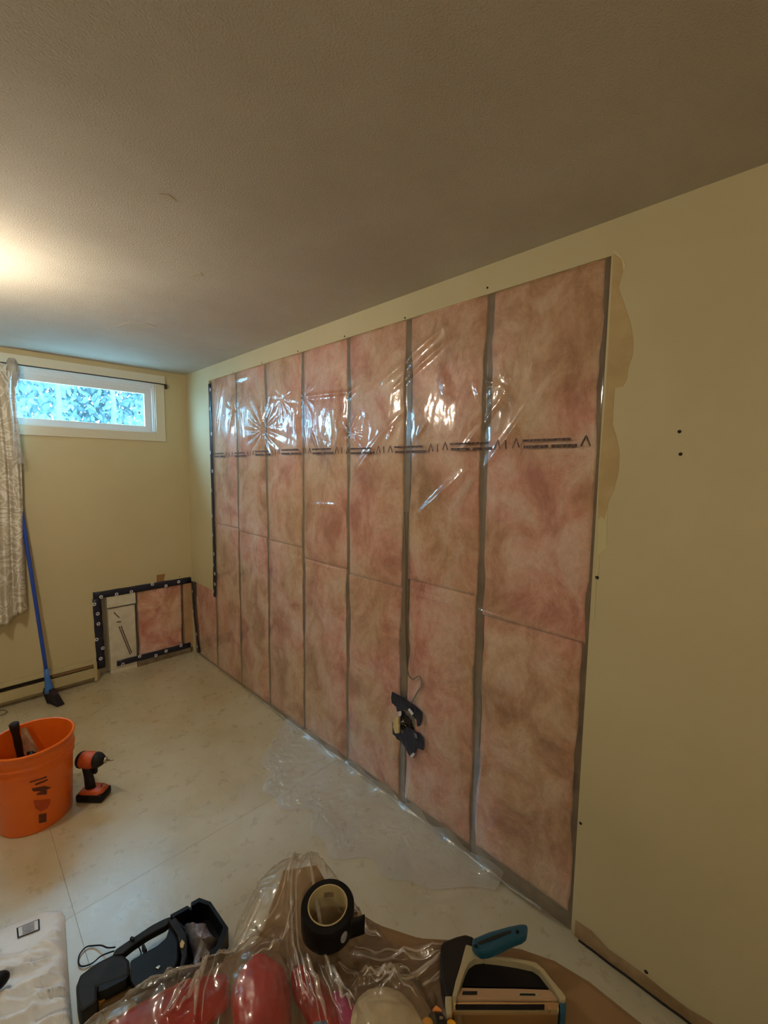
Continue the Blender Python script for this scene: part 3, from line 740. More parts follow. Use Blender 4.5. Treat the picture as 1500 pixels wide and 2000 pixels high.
# debris along the wall foot
rg = random.Random(21)
for i in range(14):
    x, y = rg.uniform(-.7, -.03), rg.uniform(-.20, -.02)
    if i > 8: x, y = rg.uniform(-1.0, -.5), rg.uniform(-.16, -.1)
    s = rg.uniform(.003, .008); bm = bmesh.new(); bmesh.ops.create_icosphere(bm, subdivisions=1, radius=s)
    for v in bm.verts: v.co = Vector((v.co.x*rg.uniform(.7, 1.5)+x, v.co.y*rg.uniform(.7, 1.3)+y, max(.0003, v.co.z*.7+s*.6)))
    tag(fin('plaster_crumb', bm, m_plaster), 'tiny pale plaster crumb on the floor before the low opening', 'debris', 'plaster crumbs on the floor')

# ------------------------------------------------------------------ outlet box in a ragged tape patch
ZP = lambda P: [(740+x/8.692, 1270+y/8.696) for x, y in P]
ob = empty('outlet_box', (0, -2.54, .42), 'open electrical outlet box in a ragged navy tape patch low on the insulated wall', 'outlet box')
def patch(name, P, m, X, th=.0012, par=ob, crumple=.003, seed=0):
    q = [PX(x, y, X) for x, y in ZP(P)]
    bm = bmesh.new(); vs = [bm.verts.new((X, p_[1], p_[2])) for p_ in q]; f = bm.faces.new(vs)
    bmesh.ops.triangulate(bm, faces=[f]); bmesh.ops.subdivide_edges(bm, edges=bm.edges[:], cuts=2, use_grid_fill=True)
    for v in bm.verts: v.co.x -= crumple*abs(float(noise(v.co.y*60, v.co.z*60, 0, seed)))
    o = fin(name, bm, m); sd = o.modifiers.new('s', 'SOLIDIFY'); sd.thickness = th
    return keep(o, par)
patch('tape_patch', [(228, 700), (350, 765), (430, 800), (560, 905), (640, 950), (745, 1060), (740, 1160), (710, 1280), (660, 1290), (640, 1180), (560, 1090), (470, 1010), (380, 1030), (310, 1040), (300, 960), (225, 890), (212, 800)], m_navy, -.010, seed=1)
patch('tape_patch', [(238, 1210), (262, 1215), (275, 1380), (400, 1420), (480, 1300), (560, 1330), (620, 1380), (690, 1400), (765, 1480), (762, 1700), (655, 1660), (620, 1740), (600, 1830), (520, 1790), (470, 1690), (500, 1560), (380, 1550), (310, 1500), (290, 1460), (236, 1420)], m_navy, -.012, seed=2)
bm = bmesh.new(); c_ = PX(*ZP([(470, 1240)])[0], 0)
bx(bm, (-.004, c_[1]-.038, c_[2]-.042), (.075, c_[1]+.038, c_[2]+.042), .003); o = fin('box_shell', bm, m_black2); keep(o, ob)
bm = bmesh.new(); bx(bm, (-.006, c_[1]-.030, c_[2]-.034), (.0, c_[1]+.030, c_[2]+.034), .001); keep(fin('box_cavity', bm, m_dark), ob)
patch('foam_edge', [(265, 1170), (300, 1110), (345, 1150), (352, 1200), (350, 1290), (345, 1400), (290, 1400), (255, 1290)], mat('cream_foam', lin((216, 196, 142)), .8, bump=.5, bscale=90), -.016, th=.006, crumple=.004, seed=3)['label'] = 'cream foam lump at one side'
patch('wall_print', [(330, 1060), (365, 1030), (385, 1070), (370, 1120), (330, 1115)], m_print, -.018, crumple=0, seed=4)
patch('wall_print', [(488, 1010), (520, 985), (590, 1075), (560, 1105), (530, 1070)], m_print, -.018, crumple=0, seed=5)
patch('wall_print', [(530, 1790), (580, 1740), (610, 1760), (580, 1820), (540, 1815)], m_print, -.018, crumple=0, seed=6)
patch('wall_print', [(590, 1400), (640, 1420), (660, 1500), (610, 1480)], mat('grey_smudge', lin((110, 110, 116)), .6), -.018, crumple=0, seed=7)
rg = random.Random(2)
for k in range(5):
    a_ = rg.uniform(0, 6); pts = [Vector((-.006, c_[1]+.02*math.cos(a_), c_[2]+.02*math.sin(a_))), Vector((-.022, c_[1]+.018*math.cos(a_+1), c_[2]+.02*math.sin(a_+1))), Vector((-.026, c_[1]+.014*math.cos(a_+2), c_[2]+.018*math.sin(a_+2.2))), Vector((-.012, c_[1]+.012*math.cos(a_+3), c_[2]+.012*math.sin(a_+3)))]
    bm = bmesh.new(); tube(bm, pts, .003, 8); keep(fin('wire', bm, (m_black2, m_foam, m_black, m_grey, m_black2)[k], None, True), ob)
# cable coming down the stud into the box, behind the film
bm = bmesh.new(); pts = [PX(x, y, .002) for x, y in ((791, 1000), (794, 1100), (793, 1200), (796, 1300), (806, 1325), (820, 1320), (825, 1338), (816, 1352), (806, 1372), (802, 1395))]
tube(bm, smooth_path([(-.003, p_[1], p_[2]) for p_ in pts]), .0035, 8)
tag(fin('cable', bm, mat('cable_grey', lin((120, 104, 80)), .5), None, True), 'grey-brown cable looping down the stud behind the plastic to the outlet box', 'cable')

# ------------------------------------------------------------------ bucket
BC = Vector((-1.262, -1.338, 0)); BH = .368
bk = empty('bucket', tuple(BC), 'orange plastic bucket with dark printed marks standing on the floor', 'bucket')
bm = bmesh.new()
prof = [(.0, .004), (.122, .004), (.130, .0), (.1335, .006), (.1475, .270), (.153, .271), (.1535, .277), (.150, .281), (.1505, .300), (.156, .302), (.1565, .308), (.152, .312), (.153, .352), (.158, .356), (.159, .366), (.155, .370), (.1495, .368), (.1475, .352), (.146, .28), (.1285, .012), (.0, .012)]
lathe(bm, prof, 72, close=False); 
for v in bm.verts: v.co *= 1.04
o = fin('shell', bm, m_orange, None, True); o.parent = bk
bv = o.modifiers.new('b', 'EDGE_SPLIT'); bv.split_angle = math.radians(50)
def brad(z): return 1.04*(.1335+(.1475-.1335)*(z/1.04-.006)/.264)+.0006
def bucket_print(name, quad, m):
    """quad: pixel outline -> hug the bucket wall"""
    V = []
    for x, y in quad:
        d = ray(x, y); o_ = CAM-np.array(BC)
        lo, best = .5, None
        for t in np.linspace(1.5, 4.2, 2700):
            p_ = o_+d*t
            if 0 < p_[2] < .29 and math.hypot(p_[0], p_[1]) <= brad(p_[2]): best = p_; break
        if best is None: return
        r = brad(best[2])+.0006; l = math.hypot(best[0], best[1]); V.append((best[0]/l*r, best[1]/l*r, best[2]))
    bm = bmesh.new(); f = bm.faces.new([bm.verts.new(v) for v in V]); bmesh.ops.triangulate(bm, faces=[f]); bmesh.ops.subdivide_edges(bm, edges=bm.edges[:], cuts=2)
    for v in bm.verts:
        l = math.hypot(v.co.x, v.co.y); r = brad(v.co.z)+.0008; v.co.x *= r/l; v.co.y *= r/l
    o = fin(name, bm, m); o.parent = bk
ZB = lambda P: [(x/6.522, 1390+y/6.52) for x, y in P]
m_bink = mat('bucket_ink', lin((78, 26, 12)), .5, c2=lin((120, 48, 14)), scale=60); m_bink2 = mat('bucket_ink_faded', lin((190, 70, 14)), .5)
bucket_print('print_mark', ZB([(375, 890), (590, 820), (600, 835), (380, 908)]), m_bink)
bucket_print('print_mark', ZB([(440, 920), (600, 855), (612, 872), (455, 938)]), m_bink)
bucket_print('print_mark', ZB([(402, 975), (560, 945), (600, 950), (655, 965), (600, 990), (560, 1005), (420, 1015)]), m_bink)
bucket_print('print_mark', ZB([(520, 1005), (600, 1000), (595, 1050), (545, 1030), (460, 1060), (470, 1040)]), m_bink)
bucket_print('print_mark', ZB([(430, 1130), (640, 1110), (640, 1160), (600, 1230), (520, 1270), (450, 1230)]), m_bink2)
bucket_print('print_mark', ZB([(492, 1310), (590, 1290), (592, 1400), (496, 1420)]), m_bink)
# wire bail resting at the far side
bm = bmesh.new(); tube(bm, [Vector((-.158*math.cos(a), .158*math.sin(a), .29-.12*math.sin(a))) for a in np.linspace(0, PI, 24)], .002, 6); o = fin('bail', bm, m_steel, None, True); o.parent = bk
# taping knife and dark handled tool standing in the bucket
tk = empty('taping_knife', (BC.x, BC.y, .02), 'broad steel taping knife standing blade up in the orange bucket', 'taping knife')
def pb(x, y, z): return Vector(PZ(x, y, z))
q = [pb(41, 1424, .40), pb(50, 1419, .41), pb(75, 1466, .30), pb(47, 1474, .27)]
bm = bmesh.new(); n0 = (q[1]-q[0]).cross(q[2]-q[1]).normalized()*.0008
hexa(bm, [p_+n0 for p_ in q]+[p_-n0 for p_ in q]); keep(fin('blade', bm, mat('dull_steel', lin((196, 188, 160)), .35, metal=.35, c2=lin((150, 126, 96)), scale=18)), tk)
lowp = Vector((BC.x+.03, BC.y-.02, .03)); mid_ = (q[2]+q[3])/2
bm = bmesh.new(); tube(bm, [mid_+(lowp-mid_)*t for t in (-.03, .2, .5, .8, 1)], [.016, .017, .014, .016, .013], 10); k = keep(fin('handle', bm, m_black, None, True), tk)
ht2 = empty('hand_tool', (BC.x-.03, BC.y, .02), 'tool with a thick black rubber handle standing up in the orange bucket', 'tool')
a_, b_ = pb(27, 1414, .42), Vector(PZ(41, 1478, .24))
bm = bmesh.new(); tube(bm, [a_+(b_-a_)*t for t in (-.03, .0, .12, .3, .6, 1.0)], [.012, .020, .019, .015, .016, .015], 12); keep(fin('handle', bm, m_black2, None, True), ht2)
bm = bmesh.new(); tube(bm, [b_, b_+(b_-a_).normalized()*.05, Vector((BC.x, BC.y-.05, .016))], [.008, .006, .006], 8); keep(fin('shank', bm, m_steel, None, True), ht2)

# ------------------------------------------------------------------ impact driver
DC = Vector((-1.046, -1.402, 0))
dr = empty('impact_driver', tuple(DC), 'orange and dark grey cordless impact driver standing on its battery beside the bucket', 'power tool', rz=0)
fwd = Vector((.70, -.71, 0))
rot = Matrix.Rotation(math.atan2(fwd.y, fwd.x), 4, 'Z')
dr.rotation_euler = (0, 0, math.atan2(fwd.y, fwd.x)); dr.scale = (1.08, 1.08, 1.10)
def dp(name, bm, m, smooth=False, label=None):
    o = fin(name, bm, m, None, smooth); o.parent = dr
    if label: o['label'] = label
    return o
def rbox(bm, c, sx, sy, sz, bev): bx(bm, (c[0]-sx/2, c[1]-sy/2, c[2]-sz/2), (c[0]+sx/2, c[1]+sy/2, c[2]+sz/2), bev)
bm = bmesh.new(); rbox(bm, (.0, 0, .018), .118, .076, .035, .009); dp('battery', bm, m_black, True)
bm = bmesh.new(); prism(bm, [(-.052, -.03), (-.03, -.036), (.04, -.036), (.058, -.022), (.058, .022), (.04, .036), (-.03, .036), (-.052, .03)], .036, .050, .004)
for v in bm.verts:
    if v.co.z > .043: v.co.x *= .86; v.co.y *= .84
dp('battery_top', bm, m_orange_in, True, 'orange top of the battery foot')
# grip: tapered, leaning
bm = bmesh.new(); lathe(bm, [(.0205, 0), (.019, .03), (.0175, .06), (.0195, .108)], 20)
for v in bm.verts: v.co = Vector((v.co.x*1.15-.012+.0*v.co.z-.12*v.co.z, v.co.y*.85, v.co.z+.047))
dp('grip', bm, m_black2, True)
bm = bmesh.new(); R90 = Matrix.Translation((.004, 0, .180)) @ Matrix.Scale(.80, 4, (1, 0, 0)) @ Matrix.Scale(1.06, 4, (0, 1, 0)) @ Matrix.Scale(1.06, 4, (0, 0, 1)) @ Matrix.Rotation(PI/2, 4, 'Y')
lathe(bm, [(.0, -.078), (.022, -.076), (.030, -.066), (.033, -.05), (.034, -.01), (.031, .016), (.030, .018)], 28, R90); dp('motor_housing', bm, m_orange_in, True, 'orange barrel housing')
bm = bmesh.new(); lathe(bm, [(.024, -.081), (.031, -.072), (.0335, -.062), (.0335, -.058), (.020, -.058)], 28, R90); dp('rear_cap', bm, m_black2, True)
bm = bmesh.new(); lathe(bm, [(.0305, .016), (.032, .022), (.029, .040), (.020, .058), (.0155, .064), (.0, .065)], 28, R90); dp('nose_cone', bm, m_black2, True)
bm = bmesh.new(); lathe(bm, [(.0, .064), (.0115, .064), (.012, .078), (.0085, .082), (.0, .083)], 20, R90); dp('chuck', bm, m_steel, True)
bm = bmesh.new(); lathe(bm, [(.0, .082), (.0036, .082), (.0032, .108), (.0015, .118), (.0, .120)], 8, R90); dp('bit', bm, m_steel, True)
bm = bmesh.new(); rbox(bm, (.012, 0, .132), .018, .018, .030, .005); dp('trigger', bm, m_black, True)
bm = bmesh.new(); tube(bm, [(.038, 0, .048), (.040, 0, .066), (.050, 0, .070), (.056, 0, .060), (.056, 0, .047)], .0022, 6); dp('belt_hook', bm, m_steel, True)

# ------------------------------------------------------------------ white sack at the left
def lump(name, poly, z0, hfun, m, nx=70, par=None, skirt=True):
    """soft closed body over a polygon footprint; hfun(x, y, edge distance)"""
    P = np.array(poly); x0, y0 = P.min(0); x1, y1 = P.max(0)
    n = len(P); nr = nx//2
    c = P.mean(0); V = []; Fc = []; na = 0
    per = []
    for i in range(n):
        a, b = P[i], P[(i+1) % n]; k = max(1, int(math.hypot(*(b-a))/((x1-x0+y1-y0)/nx)))
        for t in range(k): per.append(a+(b-a)*t/k)
    na = len(per); per = np.array(per)
    for j in range(nr+1):
        f = 1-j/nr*1.0
        for q in per:
            p_ = c+(q-c)*f; e = (1-f)*math.hypot(*(q-c))
            V.append((p_[0], p_[1], hfun(p_[0], p_[1], e)))
    for j in range(nr):
        for i in range(na): a = j*na+i; b = j*na+(i+1) % na; Fc.append((a, b, b+na, a+na))
    if skirt:
        k = len(V)
        for q in per:
            p_ = c+(q-c)*.985; V.append((p_[0], p_[1], z0))
        for i in range(na): Fc.append((i, k+i, k+(i+1) % na, (i+1) % na))
        Fc.append(tuple(range(k, k+na))[::-1])
    o = mesh(name, V, Fc, m)
    bm = bmesh.new(); bm.from_mesh(o.data); bmesh.ops.recalc_face_normals(bm, faces=bm.faces); bm.to_mesh(o.data); bm.free()
    return keep(o, par) if par else o
sk = pxpoly([(-190, 1872), (0, 1808), (46, 1789), (86, 1772), (119, 1771), (126, 1782), (131, 1860), (135, 1920), (140, 1975), (150, 2080), (-190, 2080)], .02)
LBC = PZ(55, 1813, .03)
def sk_h(x, y, e):
    rise = (1-math.exp(-e/.025))
    a = (x*.38+y*.92); b = (x*.92-y*.38)
    m_ = min(1, max(0, (-1.97-y)/.09))
    f1 = 1-min(1, abs(float(fbm(a*22, b*5, 0, 81, 2)))*2.4); f2 = 1-min(1, abs(float(fbm(a*46+b*8, b*14, 0, 83, 2)))*2.2)
    ld = min(1, max(0, (math.hypot(x-LBC[0], y-LBC[1])-.075)/.04)); m_ *= ld
    return .004+rise*(.022+m_*(.030*f1+.012*f2)+.006*ld*float(noise(x*8, y*8, 0, 4)))
sck = empty('plastic_sack', (sk[3][0]-.1, sk[3][1]-.1, 0), 'wrinkled white plastic sack with a framed printed label lying on the floor', 'sack')
lump('sack_body', sk, .0005, sk_h, m_sack, 130, sck)
lb = [Vector(PZ(x, y, .03)) for x, y in ((32, 1812), (77, 1794), (78, 1815), (34, 1832))]
def lquad(name, A, z, m):
    n_ = 10; V = []
    for j in range(n_+1):
        for i in range(n_+1):
            q = A[0].lerp(A[1], i/n_).lerp(A[3].lerp(A[2], i/n_), j/n_); V.append((q.x, q.y, sk_h(q.x, q.y, .3)+z))
    return keep(mesh(name, V, [(j*(n_+1)+i, j*(n_+1)+i+1, (j+1)*(n_+1)+i+1, (j+1)*(n_+1)+i) for j in range(n_) for i in range(n_)], m), sck)
cen = sum(lb, Vector())/4
lquad('label_border', lb, .0030, m_black2)
lquad('label_field', [cen+(a-cen)*.86 for a in lb], .0038, mat('label_white', lin((225, 225, 228)), .5))
inn = [lb[0].lerp(lb[1], .16), lb[0].lerp(lb[1], .84), lb[3].lerp(lb[2], .84), lb[3].lerp(lb[2], .16)]; ic = sum(inn, Vector())/4
lquad('label_text', [ic+(a-ic)*.78 for a in inn], .0046, m_bare)
# black rubber piece at the very edge of the frame
bkx = Vector(PZ(-10, 1925, .07)); bm = bmesh.new(); bmesh.ops.create_icosphere(bm, subdivisions=3, radius=.03)
for v in bm.verts: v.co = Vector((v.co.x*1.2+bkx.x, v.co.y*.9+bkx.y, v.co.z*.7+.078))
tag(fin('rubber_mallet_head', bm, m_black, None, True), 'black rubber lump resting on the white sack', 'mallet')
bkx = Vector(PZ(-3, 1840, .05)); bm = bmesh.new(); tube(bm, [bkx+Vector((-.07, .01, .02)), bkx+Vector((-.02, .0, .02)), bkx+Vector((.003, -.003, .02))], [.009, .010, .006], 10)
tag(fin('marker_pen', bm, m_black2, None, True), 'small dark pen end at the upper edge of the white sack', 'pen')

# ------------------------------------------------------------------ black tool case on the floor
cs = empty('tool_case', tuple(Vector(PZ(290, 1880, 0))), 'open black plastic tool case with a long handle lying on the floor', 'tool case')
ZC = lambda P: [(140+x/4.6875, 1740+y/4.6885) for x, y in P]
def cp(name, P, zc, z0, z1, m, bev=.004, dz=None, label=None):
    bm = bmesh.new(); prism(bm, pxpoly(ZC(P), zc), z0, z1, bev, dz); o = keep(fin(name, bm, m), cs)
    if label: o['label'] = label
    return o
cp('end_shell', [(45, 1000), (40, 900), (75, 800), (240, 680), (380, 610), (480, 615), (530, 660), (535, 800), (380, 860), (240, 910), (235, 1040), (90, 1140), (60, 1090)], .05, 0, .062, m_black2, .008)
cp('end_recess', [(250, 905), (400, 850), (530, 810), (500, 850), (330, 940), (245, 970)], .05, .02, .066, m_black, .002)
cp('tray', [(535, 660), (650, 590), (780, 520), (860, 450), (900, 330), (960, 300), (985, 420), (980, 640), (930, 800), (860, 870), (740, 900), (590, 925), (540, 840)], .05, 0, .058, m_black, .006)
cp('tray_divider', [(880, 300), (960, 280), (1050, 420), (1060, 620), (1000, 820), (975, 830), (1010, 620), (970, 440)], .06, .0, .075, m_black2, .004)
cp('handle', [(370, 615), (400, 560), (560, 450), (740, 330), (850, 275), (905, 255), (920, 290), (860, 345), (700, 430), (560, 525), (470, 600)], .05, .036, .060, m_black2, .005)
cp('handle_strut', [(640, 505), (665, 495), (690, 545), (672, 552)], .05, .03, .055, m_black2, .001)
cp('handle_latch', [(530, 450), (550, 430), (575, 440), (565, 470)], .06, .055, .068, m_black2, .002)
# right hand hexagonal shell with walls
hexo = pxpoly(ZC([(905, 265), (1060, 180), (1090, 200), (1095, 150), (1170, 108), (1275, 145), (1435, 385), (1360, 590), (1050, 835), (985, 825), (1050, 600), (1040, 400)]), .05)
cx_, cy_ = np.mean(hexo, 0); hexi = [(cx_+(x-cx_)*.86, cy_+(y-cy_)*.84) for x, y in hexo]
bm = bmesh.new(); n = len(hexo)
A = [bm.verts.new((x, y, 0)) for x, y in hexo]; Bv = [bm.verts.new((x, y, .07)) for x, y in hexo]; D = [bm.verts.new((x, y, .07)) for x, y in hexi]; E_ = [bm.verts.new((x, y, .008)) for x, y in hexi]
for i in range(n):
    j = (i+1) % n
    bm.faces.new((A[i], A[j], Bv[j], Bv[i])); bm.faces.new((Bv[i], Bv[j], D[j], D[i])); bm.faces.new((D[i], D[j], E_[j], E_[i]))
bm.faces.new(A[::-1]); bm.faces.new(E_)
keep(fin('lid_shell', bm, m_black), cs)
# crumpled clear pouch inside the shell
def pouch_h(x, y, e): return .02+(1-math.exp(-e/.02))*(.055+.035*abs(float(fbm(x*14, y*14, 0, 91)))+.02*float(fbm(x*30, y*30, 0, 93)))
pp = pxpoly(ZC([(1020, 220), (1110, 245), (1235, 235), (1290, 300), (1365, 390), (1300, 470), (1270, 560), (1335, 610), (1270, 660), (1190, 700), (1100, 790), (1030, 800), (1100, 620), (1110, 470), (1060, 400)]), .075)
tag(lump('clear_pouch', pp, .012, pouch_h, mat('grey_poly_bag', lin((150, 146, 156)), .22, c2=lin((96, 92, 98)), scale=14, bump=.6, bscale=30, spec=.8), 60), 'crumpled grey-white plastic bag stuffed in the open tool case', 'plastic bag')
cp('steel_clip', [(765, 705), (800, 680), (815, 690), (795, 715)], .06, .057, .061, m_steel, .0005)
cp('brass_clip', [(990, 480), (1010, 440), (1035, 470), (1020, 520), (995, 515)], .08, .074, .079, mat('brass', lin((190, 150, 90)), .4, metal=.6), .0005)
# cord loop
pts = [PZ(*q, .02) for q in ZC([(400, 555), (330, 535), (270, 490), (200, 468), (130, 480), (75, 540), (58, 600), (70, 645), (110, 655), (190, 625), (260, 592), (330, 585), (390, 590)])]
q = [Vector((p_[0], p_[1], .006+.03*(1-min(1, min(i, len(pts)-1-i)/3)))) for i, p_ in enumerate(pts)]; sm_ = []
for i in range(len(q)-1):
    a, b, c, d_ = q[max(0, i-1)], q[i], q[i+1], q[min(len(q)-1, i+2)]
    for t in (0, .25, .5, .75): sm_.append(.5*((2*b)+(c-a)*t+(2*a-5*b+4*c-d_)*t*t+(3*b-a-3*c+d_)*t**3))
bm = bmesh.new(); tube(bm, sm_+[q[-1]], .0022, 8); keep(fin('cord_loop', bm, m_black, None, True), cs)
# second short cord behind the handle
pts = [PZ(*q, .03) for q in ZC([(615, 515), (635, 550), (628, 590), (600, 625)])]
bm = bmesh.new(); tube(bm, [(p_[0], p_[1], .03-.006*i) for i, p_ in enumerate(pts)], .002, 6); keep(fin('cord_end', bm, m_black, None, True), cs)
# wooden block with yellow edge poking out beneath
wb = empty('wood_block', tuple(Vector(PZ(222, 1945, 0))), 'short brown wooden block with a yellow edge tucked against the tool case', 'wood block')
bm = bmesh.new(); prism(bm, pxpoly(ZC([(250, 1010), (400, 920), (525, 860), (560, 905), (400, 985), (270, 1050)]), .03), .0, .030, .002); keep(fin('block', bm, mat('brown_wood', lin((120, 92, 58)), .6, c2=lin((96, 70, 42)), scale=20)), wb)
bm = bmesh.new(); prism(bm, pxpoly(ZC([(235, 1025), (240, 1000), (400, 905), (510, 840), (525, 858), (400, 928), (260, 1040)]), .03), .002, .036, .001); keep(fin('yellow_edge', bm, mat('ochre', lin((176, 130, 44)), .5)), wb)

# ------------------------------------------------------------------ carton with the plastic heap (front)
TZ = .715
ct = empty('cardboard_carton', (-1.1, -3.6, 0), 'tall brown cardboard carton under the clear plastic heap, carrying the tools', 'carton')
cpoly = [(-.694, -4.15), (-.696, -3.60), (-.708, -3.54), (-.735, -3.485), (-.80, -3.40), (-.86, -3.335), (-.90, -3.26), (-.925, -3.16), (-.99, -3.10), (-1.10, -3.11), (-1.46, -3.06), (-1.52, -3.35), (-1.52, -4.15)]
bm = bmesh.new(); prism(bm, cpoly, .0, TZ, .012); keep(fin('carton_body', bm, m_card, None), ct)
bm = bmesh.new(); fl = [Vector(PZ(x, y, z)) for x, y, z in ((553, 1700, .775), (618, 1690, .79), (650, 1745, .75), (668, 1800, .70), (600, 1850, .70), (505, 1830, .70))]
f = bm.faces.new([bm.verts.new(v) for v in fl]); bmesh.ops.triangulate(bm, faces=[f]); o = fin('flap', bm, m_tan); sd = o.modifiers.new('s', 'SOLIDIFY'); sd.thickness = .004; keep(o, ct)
bm = bmesh.new(); bx(bm, (-1.5, -4.14, TZ+.0004), (-.712, -3.79, TZ+.003), .001); keep(fin('top_flap', bm, m_card), ct)

# things under the film
def blob(name, cx, cy, z0, rx, ry, rz, ang, m, label, cat, seed, group=None, amp=.12):
    bm = bmesh.new(); bmesh.ops.create_icosphere(bm, subdivisions=5, radius=1)
    ca, sa = math.cos(ang), math.sin(ang)
    co_ = np.array([v.co[:] for v in bm.verts]); nn = fbm(co_[:, 0]*2.2+seed, co_[:, 1]*2.2, co_[:, 2]*2.2, seed)+.5*np.abs(fbm(co_[:, 0]*6+seed, co_[:, 1]*2.5, co_[:, 2]*6, seed+5))
    for v, q, k in zip(bm.verts, co_, nn):
        s = 1+amp*k; x, y, z = q[0]*rx*s, q[1]*ry*s, q[2]*rz*s
        v.co = Vector((cx+x*ca-y*sa, cy+x*sa+y*ca, max(z0, z0+rz*.8+z)))
    return tag(fin(name, bm, m, None, True), label, cat, group)
rA = (-1.275, -3.105); rB = (-1.150, -3.205); rC = (-1.080, -3.27)
blob('red_bag', rA[0]-.02, rA[1]-.03, TZ+.001, .125, .050, .020, -.24, m_red, 'long red plastic bag under the clear film, nearest the tool case', 'bag', 3)
blob('red_bag', rB[0], rB[1]-.03, TZ+.001, .080, .046, .026, 1.2, m_red, 'bulging red plastic bag under the clear film, in front of the tape roll', 'bag', 9)
blob('red_bag', rC[0], rC[1]-.02, TZ+.001, .070, .024, .018, 1.5, m_red, 'narrow red bag between the bulging red bag and the magenta pouch', 'bag', 13)
rM = PZ(672, 1985, TZ+.02)
blob('magenta_pouch', rM[0], rM[1]-.01, TZ+.001, .055, .022, .014, 1.4, m_mag, 'small magenta pouch under the clear film', 'pouch', 5)
rW = PZ(757, 2000, TZ+.03)
blob('cloth_bundle', rW[0], rW[1], TZ+.001, .050, .062, .026, .3, m_cream, 'cream rolled cloth bundle at the front edge, under clear film', 'cloth', 8, amp=.10)
rG = PZ(632, 2010, TZ+.02)
blob('blue_pouch', rG[0], rG[1], TZ+.001, .022, .022, .016, 0, mat('slate_blue', lin((92, 110, 134)), .6), 'slate blue scrap between the red bags and the magenta pouch', 'pouch', 2)

# the clear film draped over it all
out = [(60, 2060), (150, 1992), (215, 1962), (290, 1928), (350, 1902), (408, 1888), (424, 1870), (440, 1850), (452, 1806), (480, 1760), (520, 1712), (558, 1690), (625, 1686), (662, 1728), (720, 1786), (782, 1828), (838, 1822), (895, 1818), (905, 1870), (915, 1960), (930, 2060), (600, 2200), (200, 2200)]
fpoly = pxpoly(out, TZ+.012)
FR = [((575, 1712), (560, 1800), (590, 1960)), ((600, 1712), (640, 1890), (690, 2000)), ((560, 1740), (500, 1850), (405, 1900)), ((575, 1790), (545, 1870), (500, 1890)), ((690, 1840), (790, 1845), (890, 1830)),
      ((895, 1830), (800, 1900), (720, 1945)), ((905, 1845), (820, 1920), (740, 1970)), ((640, 1890), (665, 1960), (690, 2010)), ((410, 1900), (385, 1960), (380, 2020)), ((600, 1890), (620, 1950), (640, 2020)), ((500, 1760), (455, 1830), (430, 1880)),
      ((250, 1960), (330, 1925), (400, 1905)), ((350, 1990), (385, 1940), (400, 1910)), ((730, 1880), (760, 1870), (800, 1880)), ((745, 1800), (700, 1780), (650, 1740)), ((700, 1950), (750, 1940), (800, 1970)), ((330, 2010), (352, 1965), (372, 1930)), ((660, 1870), (720, 1900), (700, 1950)), ((620, 1690), (575, 1700), (560, 1760))]
FRW = []
for a, b, c in FR:
    a, b, c = [np.array(PZ(*q, TZ+.03)[:2]) for q in (a, b, c)]; FRW += [(a, b), (b, c)]
pk = np.array(PZ(590, 1712, .78)[:2])
lumps = [(np.array([rA[0]-.02, rA[1]-.03]), .125, .05, -.24, .040), (np.array([rB[0], rB[1]-.03]), .080, .046, 1.2, .052), (np.array([rC[0], rC[1]-.02]), .07, .026, 1.5, .036), (np.array(rW[:2]), .052, .064, .3, .052), (np.array([rM[0], rM[1]-.01]), .055, .024, 1.4, .030)]
def film_h(x, y, e):
    p_ = np.array((x, y)); z = TZ+.004
    for c, rx, ry, an, hh in lumps:
        d_ = p_-c; u = (d_[0]*math.cos(an)+d_[1]*math.sin(an))/(rx*1.22); v = (-d_[0]*math.sin(an)+d_[1]*math.cos(an))/(ry*1.22); r2 = u*u+v*v
        if r2 < 1.7: z = max(z, TZ+.004+(hh+.006)*max(0, 1-r2*r2/2.9))
    d_ = np.hypot(*(p_-pk)); z = max(z, TZ+.085*max(0, 1-d_/.16))
    zz = z
    for a, b in FRW:
        ab = b-a; t = min(1, max(0, (p_-a)@ab/(ab@ab))); dd = np.hypot(*(p_-a-ab*t))
        if dd < .03: zz += .012*math.exp(-(dd/.0045)**2)
    zz += .014*(.35-min(.35, abs(float(fbm(x*13, y*13, 0, 101, 2)))*1.6))+.006*(.4-min(.4, abs(float(fbm(x*34, y*34, 0, 103, 2)))*1.5))
    lift = min(1, e/.012)
    return TZ-.03+(zz-TZ+.03)*lift
def inside(p_, P):
    c = False; n = len(P)
    for i in range(n):
        a, b = P[i], P[(i+1) % n]
        if (a[1] > p_[1]) != (b[1] > p_[1]) and p_[0] < (b[0]-a[0])*(p_[1]-a[1])/(b[1]-a[1])+a[0]: c = not c
    return c
P = np.array(fpoly); gx = np.arange(P[:, 0].min(), P[:, 0].max(), .0036); gy = np.arange(P[:, 1].min(), P[:, 1].max(), .0036)
def edist(p_, P=P):
    best = 9
    for i in range(len(P)):
        a, b = P[i], P[(i+1) % len(P)]; ab = b-a; t = min(1, max(0, (p_-a)@ab/(ab@ab))); best = min(best, np.hypot(*(p_-a-ab*t)))
    return best
idx = {}; V = []; Fc = []
for i, x in enumerate(gx):
    for j, y in enumerate(gy):
        if inside((x, y), P): idx[i, j] = len(V); V.append((x, y, film_h(x, y, edist(np.array((x, y))))))
for (i, j), a in idx.items():
    b, c, d_ = idx.get((i+1, j)), idx.get((i+1, j+1)), idx.get((i, j+1))
    if None not in (b, c, d_): Fc.append((a, b, c, d_))
bag = tag(mesh('plastic_bag', V, Fc, m_clear), 'crumpled clear plastic bag draped over red bags on the brown carton', 'plastic bag')
